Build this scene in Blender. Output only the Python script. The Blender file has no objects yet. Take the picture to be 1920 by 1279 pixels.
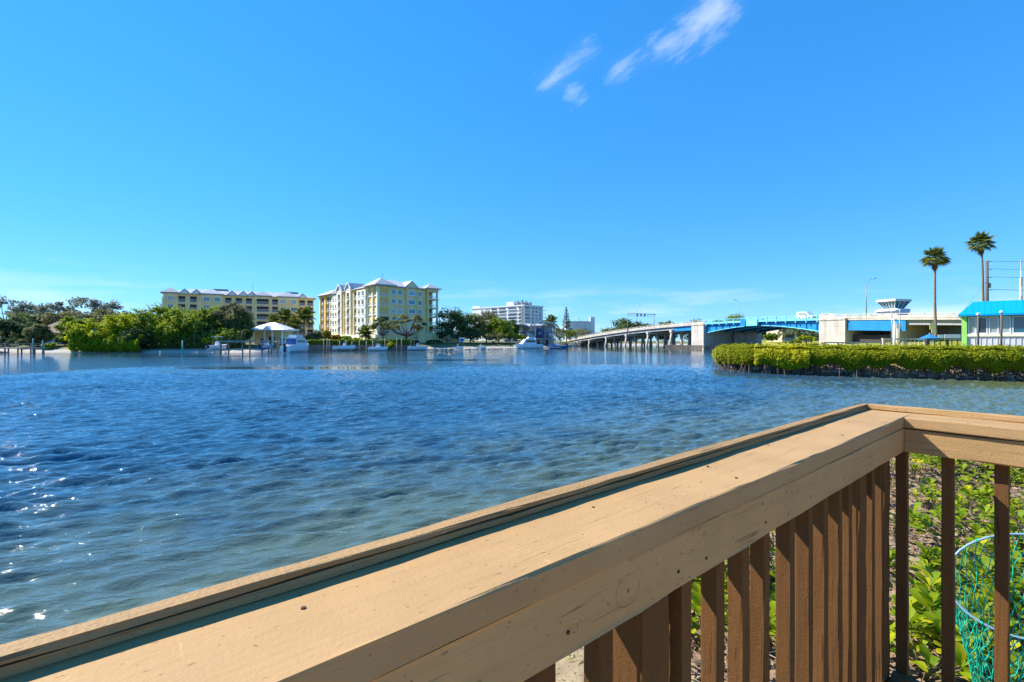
import bpy, bmesh, math, random
import numpy as np
from mathutils import Vector, Matrix

# ------------------------------------------------------------------ camera, sky, sun, exposure
SC = bpy.context.scene
COL = SC.collection
R = math.radians
F = 891.0                      # focal length in photo pixels
CAMZ = 3.0                     # camera height above the water
HOR = 637.0                    # horizon row in the photo
cam_d = bpy.data.cameras.new('camera')
cam = bpy.data.objects.new('camera', cam_d); COL.objects.link(cam)
cam.location = (0, 0, CAMZ); cam.rotation_euler = (R(90), 0, 0)
cam_d.sensor_width = 36; cam_d.lens = F / 1920 * 36
cam_d.shift_y = -2.5 / 1920
cam_d.clip_start = 0.05; cam_d.clip_end = 6000
SC.camera = cam

SUN_EL, SUN_AZ = 41.8, 160.0   # azimuth counter-clockwise from +X
sdir = Vector((math.cos(R(SUN_AZ)) * math.cos(R(SUN_EL)), math.sin(R(SUN_AZ)) * math.cos(R(SUN_EL)), math.sin(R(SUN_EL))))
sun_d = bpy.data.lights.new('sun', 'SUN'); sun_d.energy = 5.0; sun_d.angle = R(0.5); sun_d.color = (1.0, 0.95, 0.87)
sun = bpy.data.objects.new('sun', sun_d); COL.objects.link(sun)
sun.rotation_euler = sdir.to_track_quat('Z', 'Y').to_euler(); sun.location = (-60, 30, 80)

SC.view_settings.view_transform = 'Standard'
SC.view_settings.look = 'None'
SC.view_settings.gamma = 1.0
SC.view_settings.exposure = 0.98
SC.cycles.use_denoising = True
SC.cycles.max_bounces = 6
SC.cycles.transparent_max_bounces = 8
SC.cycles.caustics_reflective = False
SC.cycles.caustics_refractive = False
SC.cycles.sample_clamp_indirect = 6.0

W = bpy.data.worlds.new('World'); SC.world = W; W.use_nodes = True
def sky_world():
    nt = W.node_tree; N = nt.nodes; L = nt.links
    N.clear()
    out = N.new('ShaderNodeOutputWorld'); bg = N.new('ShaderNodeBackground')
    bg.inputs['Strength'].default_value = 0.092
    sky = N.new('ShaderNodeTexSky'); sky.sky_type = 'NISHITA'; sky.sun_disc = False
    sky.sun_elevation = R(SUN_EL); sky.sun_rotation = R(90 - SUN_AZ)
    sky.air_density = 1.0; sky.dust_density = 0.0; sky.ozone_density = 3.0
    hs = N.new('ShaderNodeHueSaturation'); hs.inputs['Saturation'].default_value = 1.22; hs.inputs['Value'].default_value = 1.0
    gam = N.new('ShaderNodeGamma'); gam.inputs['Gamma'].default_value = 0.52
    L.new(sky.outputs[0], gam.inputs['Color'])
    tint = N.new('ShaderNodeMix'); tint.data_type = 'RGBA'; tint.blend_type = 'MULTIPLY'; tint.inputs['Factor'].default_value = 1.0
    L.new(gam.outputs[0], tint.inputs[6]); tint.inputs[7].default_value = (1.18, 1.87, 2.82, 1)
    L.new(tint.outputs[2], hs.inputs['Color'])
    # wisps of cirrus, fixed in the sky by direction
    tc = N.new('ShaderNodeTexCoord'); sep = N.new('ShaderNodeSeparateXYZ')
    L.new(tc.outputs['Generated'], sep.inputs[0])
    def M(op, a, b=None, c=None):
        n = N.new('ShaderNodeMath'); n.operation = op
        for i, x in enumerate((a, b, c)):
            if x is None: continue
            if isinstance(x, (int, float)): n.inputs[i].default_value = x
            else: L.new(x, n.inputs[i])
        return n.outputs[0]
    # tangent plane coordinates on a cloud layer: (x/y, z/y) as for a far layer ahead
    yy = M('MAXIMUM', sep.outputs['Y'], 0.05)
    gx = M('DIVIDE', sep.outputs['X'], yy); gz = M('DIVIDE', sep.outputs['Z'], yy)
    comb = N.new('ShaderNodeCombineXYZ'); L.new(gx, comb.inputs[0]); L.new(gz, comb.inputs[1])
    nz = N.new('ShaderNodeTexNoise'); nz.inputs['Scale'].default_value = 15.0; nz.inputs['Detail'].default_value = 9.0
    nz.inputs['Roughness'].default_value = 0.66; nz.inputs['Distortion'].default_value = 0.35
    mp = N.new('ShaderNodeMapping'); mp.vector_type = 'TEXTURE'; mp.inputs['Rotation'].default_value = (0, 0, R(38)); mp.inputs['Scale'].default_value = (2.0, 0.62, 1)
    L.new(comb.outputs[0], mp.inputs[0]); L.new(mp.outputs[0], nz.inputs['Vector'])
    def wisp(px0, py0, px1, py1, wid, amp):
        # capsule distance from a segment in that plane
        ax, ay = (px0 - 960) / F, (HOR - py0) / F; bx, by = (px1 - 960) / F, (HOR - py1) / F
        dx, dy = bx - ax, by - ay; l2 = dx * dx + dy * dy
        px = M('SUBTRACT', gx, ax); py = M('SUBTRACT', gz, ay)
        t = M('DIVIDE', M('ADD', M('MULTIPLY', px, dx), M('MULTIPLY', py, dy)), l2)
        tcl = N.new('ShaderNodeClamp'); L.new(t, tcl.inputs[0]); t = tcl.outputs[0]
        qx = M('SUBTRACT', px, M('MULTIPLY', t, dx)); qy = M('SUBTRACT', py, M('MULTIPLY', t, dy))
        d = M('SQRT', M('ADD', M('MULTIPLY', qx, qx), M('MULTIPLY', qy, qy)))
        d = M('DIVIDE', d, wid / F)
        m = M('SUBTRACT', 1.0, d); m = M('MAXIMUM', m, 0.0)
        return M('MULTIPLY', m, amp)
    ms = [wisp(1030, 152, 1100, 92, 42, 0.66), wisp(1050, 150, 1080, 180, 34, 0.48), wisp(1160, 132, 1245, 85, 44, 0.55),
          wisp(1235, 92, 1310, 60, 48, 0.8), wisp(1300, 55, 1350, 12, 58, 1.0), wisp(1350, 8, 1310, -80, 66, 1.0)]
    tot = ms[0]
    for m in ms[1:]: tot = M('MAXIMUM', tot, m)
    f = M('SUBTRACT', M('ADD', M('MULTIPLY', tot, 0.62), M('MULTIPLY', nz.outputs['Fac'], 1.5)), 0.93)
    f = M('MULTIPLY', M('MINIMUM', M('MAXIMUM', f, 0.0), M('MULTIPLY', tot, 0.55)), 0.8)
    f = M('MAXIMUM', f, M('MULTIPLY', M('MULTIPLY', tot, tot), M('MULTIPLY', nz.outputs['Fac'], 0.30)))
    # faint broken cloud low over the horizon, all round
    nz2 = N.new('ShaderNodeTexNoise'); nz2.inputs['Scale'].default_value = 5.0; nz2.inputs['Detail'].default_value = 7.0
    mp2 = N.new('ShaderNodeMapping'); mp2.inputs['Scale'].default_value = (1, 1, 7); L.new(tc.outputs['Generated'], mp2.inputs[0]); L.new(mp2.outputs[0], nz2.inputs['Vector'])
    low = N.new('ShaderNodeMapRange'); low.inputs['From Min'].default_value = 0.13; low.inputs['From Max'].default_value = 0.02
    L.new(sep.outputs['Z'], low.inputs['Value'])
    lc = N.new('ShaderNodeMapRange'); lc.inputs['From Min'].default_value = 0.5; lc.inputs['From Max'].default_value = 0.72
    L.new(nz2.outputs['Fac'], lc.inputs['Value'])
    f2 = M('MULTIPLY', M('MULTIPLY', low.outputs[0], lc.outputs[0]), 0.55)
    fac = M('MINIMUM', M('MAXIMUM', f, f2), 0.85)
    mx = N.new('ShaderNodeMix'); mx.data_type = 'RGBA'
    L.new(fac, mx.inputs['Factor']); L.new(hs.outputs[0], mx.inputs[6]); mx.inputs[7].default_value = (6.2, 6.6, 7.2, 1)
    L.new(mx.outputs[2], bg.inputs['Color']); L.new(bg.outputs[0], out.inputs[0])
sky_world()

random.seed(7)
rng = np.random.default_rng(11)

# ------------------------------------------------------------------ helpers
def at(px, py, Y):
    """photo pixel + depth in metres -> point"""
    return Vector(((px - 960) / F * Y, Y, CAMZ - (py - HOR) / F * Y))
def gx(px, Y): return (px - 960) / F * Y
def gz(py, Y): return CAMZ - (py - HOR) / F * Y

def tag(o, label=None, cat=None, group=None, kind=None):
    if label: o['label'] = label
    if cat: o['category'] = cat
    if group: o['group'] = group
    if kind: o['kind'] = kind
    return o
def thing(name, label, cat, loc=(0, 0, 0), rz=0.0, group=None):
    o = bpy.data.objects.new(name, None); COL.objects.link(o)
    o.location = loc; o.rotation_euler = (0, 0, rz); o.empty_display_size = 0.3
    return tag(o, label, cat, group)
def link(name, me, parent=None, loc=None, rot=None, scale=None):
    o = bpy.data.objects.new(name, me); COL.objects.link(o)
    if parent is not None: o.parent = parent
    if loc is not None: o.location = loc
    if rot is not None: o.rotation_euler = rot
    if scale is not None: o.scale = scale
    return o
def dup(o, parent=None):
    c = o.copy(); COL.objects.link(c); c.parent = parent
    for ch in o.children: dup(ch, c)
    return c

class MB:
    def __init__(s): s.v = []; s.f = []
    def add(s, vs, fs):
        n = len(s.v); s.v += [tuple(p) for p in vs]; s.f += [tuple(i + n for i in f) for f in fs]; return s
    def box(s, x0, x1, y0, y1, z0, z1):
        vs = [(x, y, z) for z in (z0, z1) for x, y in ((x0, y0), (x1, y0), (x1, y1), (x0, y1))]
        return s.add(vs, [(3, 2, 1, 0), (4, 5, 6, 7), (0, 1, 5, 4), (1, 2, 6, 5), (2, 3, 7, 6), (3, 0, 4, 7)])
    def frustum(s, x0, x1, y0, y1, z0, X0, X1, Y0, Y1, z1):
        vs = [(x0, y0, z0), (x1, y0, z0), (x1, y1, z0), (x0, y1, z0), (X0, Y0, z1), (X1, Y0, z1), (X1, Y1, z1), (X0, Y1, z1)]
        return s.add(vs, [(3, 2, 1, 0), (4, 5, 6, 7), (0, 1, 5, 4), (1, 2, 6, 5), (2, 3, 7, 6), (3, 0, 4, 7)])
    def tube(s, pts, rad, n=6, cap=True):
        pts = [Vector(p) for p in pts]
        if not hasattr(rad, '__len__'): rad = [rad] * len(pts)
        rings = []
        for i, p in enumerate(pts):
            d = (pts[min(i + 1, len(pts) - 1)] - pts[max(i - 1, 0)])
            if d.length < 1e-9: d = Vector((0, 0, 1))
            d.normalize()
            a = d.orthogonal().normalized() if abs(d.z) > 0.95 else d.cross(Vector((0, 0, 1))).normalized()
            b = d.cross(a)
            rings.append([p + (a * math.cos(2 * math.pi * k / n) + b * math.sin(2 * math.pi * k / n)) * rad[i] for k in range(n)])
        vs = [q for r in rings for q in r]; fs = []
        for i in range(len(pts) - 1):
            for k in range(n):
                fs.append((i * n + k, i * n + (k + 1) % n, (i + 1) * n + (k + 1) % n, (i + 1) * n + k))
        if cap: fs += [tuple(range(n))[::-1], tuple((len(pts) - 1) * n + k for k in range(n))]
        return s.add(vs, fs)
    def prism(s, poly, axis, a, b):
        """poly of 2D points extruded along axis ('x','y','z') from a to b"""
        def m(p, t):
            return {'x': (t, p[0], p[1]), 'y': (p[0], t, p[1]), 'z': (p[0], p[1], t)}[axis]
        n = len(poly); vs = [m(p, a) for p in poly] + [m(p, b) for p in poly]
        fs = [tuple(range(n))[::-1], tuple(range(n, 2 * n))] + [(i, (i + 1) % n, n + (i + 1) % n, n + i) for i in range(n)]
        return s.add(vs, fs)
    def hip(s, x0, x1, y0, y1, z, h, eave=0.0):
        """hip roof solid over a rectangle"""
        x0 -= eave; x1 += eave; y0 -= eave; y1 += eave
        w, d = x1 - x0, y1 - y0; t = 0.22
        if w >= d: r0, r1 = (x0 + d / 2, (y0 + y1) / 2), (x1 - d / 2, (y0 + y1) / 2)
        else: r0, r1 = ((x0 + x1) / 2, y0 + w / 2), ((x0 + x1) / 2, y1 - w / 2)
        vs = [(x0, y0, z), (x1, y0, z), (x1, y1, z), (x0, y1, z), (x0, y0, z + t), (x1, y0, z + t), (x1, y1, z + t), (x0, y1, z + t),
              (r0[0], r0[1], z + h), (r1[0], r1[1], z + h)]
        fs = [(3, 2, 1, 0), (0, 1, 5, 4), (1, 2, 6, 5), (2, 3, 7, 6), (3, 0, 4, 7)]
        if w >= d: fs += [(4, 5, 9, 8), (5, 6, 9), (6, 7, 8, 9), (7, 4, 8)]
        else: fs += [(4, 5, 8), (5, 6, 9, 8), (6, 7, 9), (7, 4, 8, 9)]
        return s.add(vs, fs)
    def mesh(s, name, mat, smooth=False):
        me = bpy.data.meshes.new(name); me.from_pydata(s.v, [], s.f); me.update()
        bm = bmesh.new(); bm.from_mesh(me); bmesh.ops.recalc_face_normals(bm, faces=bm.faces); bm.to_mesh(me); bm.free()
        if mat: me.materials.append(mat)
        if smooth: me.polygons.foreach_set('use_smooth', [True] * len(me.polygons))
        return me
    def build(s, name, mat, parent=None, smooth=False, **k):
        return link(name, s.mesh(name, mat, smooth), parent, **k)

def np_mesh(name, verts, quads, mat, smooth=False):
    me = bpy.data.meshes.new(name)
    nv, nf, k = len(verts), len(quads), quads.shape[1]
    me.vertices.add(nv); me.vertices.foreach_set('co', np.ascontiguousarray(verts, dtype=np.float32).ravel())
    me.loops.add(nf * k); me.loops.foreach_set('vertex_index', np.ascontiguousarray(quads, dtype=np.int32).ravel())
    me.polygons.add(nf); me.polygons.foreach_set('loop_start', np.arange(0, nf * k, k, dtype=np.int32))
    if smooth: me.polygons.foreach_set('use_smooth', np.ones(nf, dtype=bool))
    me.update(calc_edges=True); me.validate()
    if mat: me.materials.append(mat)
    return me

# ------------------------------------------------------------------ materials
def new_mat(name):
    m = bpy.data.materials.new(name); m.use_nodes = True
    nt = m.node_tree; nt.nodes.clear()
    out = nt.nodes.new('ShaderNodeOutputMaterial'); b = nt.nodes.new('ShaderNodeBsdfPrincipled')
    nt.links.new(b.outputs[0], out.inputs[0])
    return m, nt, b, out
def node(nt, typ, ins=None, **props):
    n = nt.nodes.new(typ)
    for k, v in props.items(): setattr(n, k, v)
    for k, v in (ins or {}).items():
        if hasattr(v, 'is_linked') or isinstance(v, bpy.types.NodeSocket): nt.links.new(v, n.inputs[k])
        else: n.inputs[k].default_value = v
    return n
def coords(nt, scale=(1, 1, 1), kind='Object', rot=(0, 0, 0)):
    tc = nt.nodes.new('ShaderNodeTexCoord')
    return node(nt, 'ShaderNodeMapping', {'Vector': tc.outputs[kind], 'Scale': scale, 'Rotation': rot}).outputs[0]
def noise(nt, vec, scale, detail=4, rough=0.55, dist=0.0):
    return node(nt, 'ShaderNodeTexNoise', {'Vector': vec, 'Scale': scale, 'Detail': detail, 'Roughness': rough, 'Distortion': dist}).outputs['Fac']
def ramp(nt, fac, a, b):
    return node(nt, 'ShaderNodeMapRange', {'Value': fac, 'From Min': a, 'From Max': b}).outputs[0]
def mixc(nt, fac, a, b):
    n = nt.nodes.new('ShaderNodeMix'); n.data_type = 'RGBA'
    for i, x in ((0, fac), (6, a), (7, b)):
        if isinstance(x, bpy.types.NodeSocket): nt.links.new(x, n.inputs[i])
        elif i == 0: n.inputs[0].default_value = x
        else: n.inputs[i].default_value = (*x, 1)
    return n.outputs[2]
def math_n(nt, op, a, b=0.0):
    n = nt.nodes.new('ShaderNodeMath'); n.operation = op
    for i, x in enumerate((a, b)):
        if isinstance(x, bpy.types.NodeSocket): nt.links.new(x, n.inputs[i])
        else: n.inputs[i].default_value = x
    return n.outputs[0]
def bump(nt, h, strength, dist, b):
    n = node(nt, 'ShaderNodeBump', {'Height': h, 'Strength': strength, 'Distance': dist})
    nt.links.new(n.outputs[0], b.inputs['Normal']); return n

def plain(name, col, rough=0.6, var=0.18, scale=2.0, metallic=0.0, bumps=0.0, dirt=None, stretch=(1, 1, 1)):
    """painted / built surface: base colour with blotchy wear"""
    m, nt, b, _ = new_mat(name)
    v = coords(nt, stretch)
    n1 = noise(nt, v, scale, 6, 0.6)
    d = tuple(c * (1 - var * 1.6) for c in col); l = tuple(min(1, c * (1 + var * 0.5)) for c in col)
    c = mixc(nt, ramp(nt, n1, 0.3, 0.7), d, l)
    if dirt:
        n2 = noise(nt, coords(nt, (stretch[0] * 2, stretch[1] * 2, stretch[2] * 0.35)), scale * 0.8, 5, 0.65)
        c = mixc(nt, math_n(nt, 'MULTIPLY', ramp(nt, n2, 0.47, 0.70), 0.7), c, dirt)
    nt.links.new(c, b.inputs['Base Color'])
    b.inputs['Roughness'].default_value = rough; b.inputs['Metallic'].default_value = metallic
    if bumps: bump(nt, noise(nt, v, scale * 8, 5), bumps, 0.02, b)
    return m
def glass_mat(name, col, rough=0.08):
    m, nt, b, _ = new_mat(name)
    v = coords(nt)
    rnd = node(nt, 'ShaderNodeObjectInfo').outputs['Random']
    c = mixc(nt, rnd, tuple(x * 0.5 for x in col), tuple(min(1, x * 1.9) for x in col))
    hgt = node(nt, 'ShaderNodeSeparateXYZ', {0: v}).outputs['Z']      # blinds let down to different heights
    blind = math_n(nt, 'MULTIPLY', math_n(nt, 'GREATER_THAN', rnd, 0.68), math_n(nt, 'GREATER_THAN', hgt, math_n(nt, 'MULTIPLY', math_n(nt, 'SUBTRACT', 1.0, rnd), 2.2)))
    c = mixc(nt, math_n(nt, 'MULTIPLY', blind, 0.8), c, (0.42, 0.42, 0.38))
    nt.links.new(c, b.inputs['Base Color']); b.inputs['Roughness'].default_value = rough
    b.inputs['Specular IOR Level'].default_value = 0.8
    return m
def leaf_mat(name, a, b_, trans=0.35, rough=0.75, third=None, obj=False):
    """foliage: each leaf card takes its own tone between a and b_"""
    m, nt, b, out = new_mat(name)
    if obj: rnd = node(nt, 'ShaderNodeObjectInfo').outputs['Random']
    else: rnd = node(nt, 'ShaderNodeNewGeometry').outputs['Random Per Island']
    v = coords(nt)
    nn = noise(nt, v, 0.45 if not obj else 6, 3)
    f = math_n(nt, 'ADD', math_n(nt, 'MULTIPLY', rnd, 0.6), math_n(nt, 'MULTIPLY', ramp(nt, nn, 0.3, 0.7), 0.4))
    c = mixc(nt, f, a, b_)
    if third is not None:
        c = mixc(nt, math_n(nt, 'MULTIPLY', ramp(nt, node(nt, 'ShaderNodeMath', {0: math_n(nt, 'MULTIPLY', rnd, 37.7), 1: 1.0}, operation='MODULO').outputs[0], 0.82, 0.95), 0.85), c, third)
    nt.links.new(c, b.inputs['Base Color']); b.inputs['Roughness'].default_value = rough
    b.inputs['Specular IOR Level'].default_value = 0.15
    tr = node(nt, 'ShaderNodeBsdfTranslucent', {'Color': c})
    mx = node(nt, 'ShaderNodeMixShader', {'Fac': trans})
    nt.links.new(b.outputs[0], mx.inputs[1]); nt.links.new(tr.outputs[0], mx.inputs[2]); nt.links.new(mx.outputs[0], out.inputs[0])
    return m

def painted_wood(name, col, worn, grain=1.0, knots=()):
    """old painted board, length along local X"""
    m, nt, b, _ = new_mat(name)
    oi = node(nt, 'ShaderNodeObjectInfo').outputs['Random']
    tc = nt.nodes.new('ShaderNodeTexCoord')
    off = node(nt, 'ShaderNodeVectorMath', {0: tc.outputs['Object'], 1: node(nt, 'ShaderNodeCombineXYZ', {'X': math_n(nt, 'MULTIPLY', oi, 31.0), 'Y': math_n(nt, 'MULTIPLY', oi, 7.0), 'Z': math_n(nt, 'MULTIPLY', oi, 3.0)}).outputs[0]}, operation='ADD').outputs[0]
    def mp(s): return node(nt, 'ShaderNodeMapping', {'Vector': off, 'Scale': s}).outputs[0]
    blot = noise(nt, mp((1, 1, 1)), 4.5, 6, 0.6)
    gr = noise(nt, mp((1.6, 26, 26)), 2.2, 6, 0.62, 0.6)
    fine = noise(nt, mp((1, 1, 1)), 190, 3, 0.6)
    c = mixc(nt, ramp(nt, blot, 0.3, 0.72), tuple(x * 0.86 for x in col), tuple(min(1, x * 1.07) for x in col))
    c = mixc(nt, math_n(nt, 'MULTIPLY', ramp(nt, gr, 0.55, 0.8), 0.28 * grain), c, tuple(x * 0.62 for x in col))
    # cracks running with the grain
    ck = noise(nt, mp((3.4, 120, 120)), 1.0, 4, 0.5, 0.7)
    ck2 = noise(nt, mp((3, 9, 9)), 1.3, 3, 0.6)
    crack = math_n(nt, 'MULTIPLY', ramp(nt, ck, 0.625, 0.67), ramp(nt, ck2, 0.50, 0.6))
    c = mixc(nt, math_n(nt, 'MULTIPLY', crack, 0.8 * grain), c, worn)
    # growth rings showing through the paint
    wv = node(nt, 'ShaderNodeTexWave', {'Vector': mp((0.30, 7, 7)), 'Scale': 2.6, 'Distortion': 9.0, 'Detail': 3.0, 'Detail Scale': 0.7}, wave_type='BANDS', bands_direction='DIAGONAL', wave_profile='SAW').outputs['Fac']
    c = mixc(nt, math_n(nt, 'MULTIPLY', ramp(nt, wv, 0.78, 1.0), 0.20 * grain), c, tuple(x * 0.6 for x in col))
    dirt = noise(nt, mp((0.7, 3, 3)), 3.0, 7, 0.7, 0.4)
    c = mixc(nt, math_n(nt, 'MULTIPLY', ramp(nt, dirt, 0.54, 0.74), 0.45), c, tuple(x * 0.66 for x in col))
    speck = noise(nt, mp((1, 1.6, 1.6)), 85, 2, 0.5)
    c = mixc(nt, math_n(nt, 'MULTIPLY', ramp(nt, speck, 0.67, 0.73), 0.6), c, worn)
    # chips and stains, small and sparse
    vo = node(nt, 'ShaderNodeTexVoronoi', {'Vector': mp((1, 1, 1)), 'Scale': 17.0, 'Randomness': 1.0})
    spot = math_n(nt, 'MULTIPLY', ramp(nt, vo.outputs['Distance'], 0.075, 0.03), ramp(nt, node(nt, 'ShaderNodeSeparateColor', {0: vo.outputs['Color']}).outputs[0], 0.72, 0.74))
    c = mixc(nt, math_n(nt, 'MULTIPLY', spot, 0.75), c, worn)
    # knots: closed rings under the paint, at fixed places along the board
    sx = node(nt, 'ShaderNodeSeparateXYZ', {0: tc.outputs['Object']})
    for kx, kz, kr in knots:
        dx = math_n(nt, 'SUBTRACT', sx.outputs[0], kx); dz_ = math_n(nt, 'MULTIPLY', math_n(nt, 'SUBTRACT', sx.outputs[2], kz), 1.15)
        d = math_n(nt, 'SQRT', math_n(nt, 'ADD', math_n(nt, 'MULTIPLY', dx, dx), math_n(nt, 'MULTIPLY', dz_, dz_)))
        d = math_n(nt, 'ADD', d, math_n(nt, 'MULTIPLY', math_n(nt, 'SUBTRACT', noise(nt, tc.outputs['Object'], 40, 2), 0.5), kr * 0.35))
        ring = math_n(nt, 'MULTIPLY', ramp(nt, math_n(nt, 'ABSOLUTE', math_n(nt, 'SUBTRACT', d, kr)), 0.0013, 0.0004), ramp(nt, noise(nt, tc.outputs['Object'], 60, 2), 0.40, 0.52))
        core = ramp(nt, d, kr * 0.16, kr * 0.08)
        c = mixc(nt, math_n(nt, 'MULTIPLY', math_n(nt, 'MAXIMUM', ring, core), 0.62), c, worn)
    c = mixc(nt, math_n(nt, 'MULTIPLY', oi, 0.42 if grain >= 1.0 else 0.10), c, tuple(x * 0.42 for x in col))
    # pale scratches
    sc = noise(nt, mp((30, 5, 30)), 3.0, 3, 0.5, 1.5)
    c = mixc(nt, math_n(nt, 'MULTIPLY', ramp(nt, sc, 0.70, 0.74), 0.35), c, tuple(min(1, x * 1.45 + 0.05) for x in col))
    nt.links.new(c, b.inputs['Base Color'])
    b.inputs['Roughness'].default_value = 0.72; b.inputs['Specular IOR Level'].default_value = 0.25
    h = math_n(nt, 'ADD', math_n(nt, 'MULTIPLY', gr, 0.7), math_n(nt, 'ADD', math_n(nt, 'MULTIPLY', fine, 0.5), math_n(nt, 'MULTIPLY', crack, -1.1)))
    h = math_n(nt, 'ADD', h, math_n(nt, 'MULTIPLY', spot, -0.8))
    h = math_n(nt, 'ADD', h, math_n(nt, 'ADD', math_n(nt, 'MULTIPLY', wv, -0.25), math_n(nt, 'MULTIPLY', noise(nt, mp((1, 2.2, 2.2)), 26, 4, 0.6), 0.45)))
    bump(nt, h, 0.62 * grain, 0.0035, b)
    return m

M_ = {}
def mats():
    M_['tan'] = painted_wood('tan_painted_wood', (0.43, 0.262, 0.110), (0.10, 0.055, 0.025), 0.75)
    M_['tanapron'] = painted_wood('tan_apron_paint', (0.47, 0.287, 0.118), (0.10, 0.055, 0.025), 0.85, ((2.98, 0.042, 0.027), (2.865, 0.03, 0.007), (3.62, 0.06, 0.011), (3.2, 0.065, 0.006), (4.2, 0.05, 0.009)))
    M_['tanlip'] = painted_wood('tan_lip_paint', (0.43, 0.262, 0.110), (0.05, 0.03, 0.015), 1.5)
    M_['tancap'] = painted_wood('tan_cap_paint', (0.41, 0.250, 0.108), (0.12, 0.07, 0.03), 0.50)
    M_['brown'] = painted_wood('brown_stained_wood', (0.150, 0.066, 0.018), (0.035, 0.018, 0.01), 1.0)
    M_['deck'] = painted_wood('deck_boards', (0.52, 0.34, 0.17), (0.08, 0.05, 0.03))  # pale and warm so the unseen deck bounces light onto the railing
    M_['yellow'] = plain('yellow_stucco', (0.93, 0.70, 0.33), 0.85, 0.07, 0.4, dirt=(0.62, 0.45, 0.2))
    M_['cream'] = plain('cream_stucco', (0.93, 0.86, 0.62), 0.85, 0.06, 0.4)
    M_['orange'] = plain('ochre_stucco', (0.84, 0.53, 0.13), 0.85, 0.08, 0.5)
    M_['white'] = plain('white_paint', (0.80, 0.80, 0.80), 0.5, 0.06, 0.8)
    M_['whitebld'] = plain('white_stucco', (0.74, 0.74, 0.75), 0.8, 0.07, 0.15, dirt=(0.55, 0.55, 0.56))
    M_['roof'] = plain('pale_metal_roof', (0.44, 0.43, 0.44), 0.45, 0.08, 0.5)
    M_['tealglass'] = glass_mat('teal_window_glass', (0.03, 0.17, 0.24))
    M_['darkglass'] = glass_mat('dark_window_glass', (0.03, 0.045, 0.06))
    M_['dark'] = plain('shade_and_dark_trim', (0.06, 0.05, 0.05), 0.9, 0.2, 0.6)  # stands in for shade inside openings and voids; also a door and curtain
    M_['brownroof'] = plain('brown_shingle', (0.24, 0.165, 0.12), 0.9, 0.25, 1.6)
    M_['housewall'] = plain('grey_house_wall', (0.42, 0.41, 0.42), 0.8, 0.1, 0.6)
    M_['concrete'] = plain('pale_concrete', (0.56, 0.50, 0.42), 0.85, 0.13, 0.45, dirt=(0.30, 0.26, 0.22))
    M_['greyconc'] = plain('grey_concrete', (0.36, 0.36, 0.36), 0.85, 0.15, 0.4, dirt=(0.2, 0.19, 0.18))
    M_['asphalt'] = plain('asphalt', (0.06, 0.06, 0.062), 0.9, 0.2, 0.8)
    M_['blue'] = plain('blue_steel_paint', (0.012, 0.245, 0.56), 0.42, 0.14, 0.5, dirt=(0.01, 0.14, 0.30))
    M_['cyan'] = plain('pale_cyan_paint', (0.20, 0.66, 0.78), 0.45, 0.10, 0.8)
    M_['roofblue'] = plain('bright_blue_roof', (0.0, 0.30, 0.66), 0.4, 0.06, 0.8, stretch=(8, 0.5, 0.5))
    M_['green'] = plain('lime_green_paint', (0.36, 0.72, 0.17), 0.55, 0.08, 0.8)
    M_['siding'] = plain('pale_siding', (0.62, 0.60, 0.68), 0.7, 0.08, 0.9, stretch=(1, 1, 10))
    M_['blackrail'] = plain('black_metal', (0.03, 0.03, 0.035), 0.5, 0.2, 3)
    M_['pole'] = plain('weathered_pole', (0.15, 0.12, 0.10), 0.85, 0.3, 3, stretch=(4, 4, 0.5))
    M_['steel'] = plain('galvanised_steel', (0.26, 0.28, 0.29), 0.5, 0.12, 3, metallic=0.3)
    M_['pile'] = plain('dock_pile_wood', (0.25, 0.20, 0.16), 0.9, 0.3, 2, dirt=(0.07, 0.07, 0.06))
    M_['dockwood'] = plain('grey_dock_boards', (0.33, 0.29, 0.26), 0.85, 0.2, 3)
    M_['bark'] = plain('grey_bark', (0.16, 0.125, 0.10), 0.95, 0.35, 3, bumps=0.5, stretch=(3, 3, 0.7))
    M_['palmbark'] = plain('palm_trunk_bark', (0.24, 0.18, 0.14), 0.95, 0.3, 2, bumps=0.5, stretch=(0.6, 0.6, 5))
    M_['deadfrond'] = leaf_mat('dead_frond', (0.26, 0.15, 0.06), (0.16, 0.09, 0.04), 0.2, 0.8)
    M_['palm'] = leaf_mat('palm_frond', (0.09, 0.14, 0.03), (0.22, 0.22, 0.03), 0.35, 0.5, obj=True)
    M_['oak'] = leaf_mat('oak_leaves', (0.085, 0.135, 0.04), (0.19, 0.22, 0.06), 0.4)
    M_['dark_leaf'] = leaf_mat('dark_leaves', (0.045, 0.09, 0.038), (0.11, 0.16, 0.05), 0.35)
    M_['bright'] = leaf_mat('bright_leaves', (0.21, 0.31, 0.014), (0.44, 0.43, 0.014), 0.48)
    M_['mid'] = leaf_mat('mid_green_leaves', (0.13, 0.22, 0.022), (0.29, 0.33, 0.03), 0.45)
    M_['greyg'] = leaf_mat('grey_green_needles', (0.17, 0.21, 0.16), (0.28, 0.30, 0.24), 0.4)
    M_['olive'] = leaf_mat('olive_leaves', (0.13, 0.145, 0.05), (0.26, 0.24, 0.10), 0.4)
    M_['orangefl'] = leaf_mat('orange_blossom', (0.55, 0.22, 0.02), (0.5, 0.33, 0.03), 0.3)
    M_['yellowfl'] = leaf_mat('yellow_foliage', (0.42, 0.30, 0.02), (0.5, 0.42, 0.03), 0.3)
    M_['mangrove'] = leaf_mat('mangrove_leaves', (0.15, 0.21, 0.008), (0.42, 0.39, 0.010), 0.45, 0.6, third=(0.10, 0.17, 0.012))
    M_['yellowmang'] = leaf_mat('yellow_mangrove_leaves', (0.32, 0.33, 0.010), (0.56, 0.50, 0.015), 0.45, 0.4)
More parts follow.
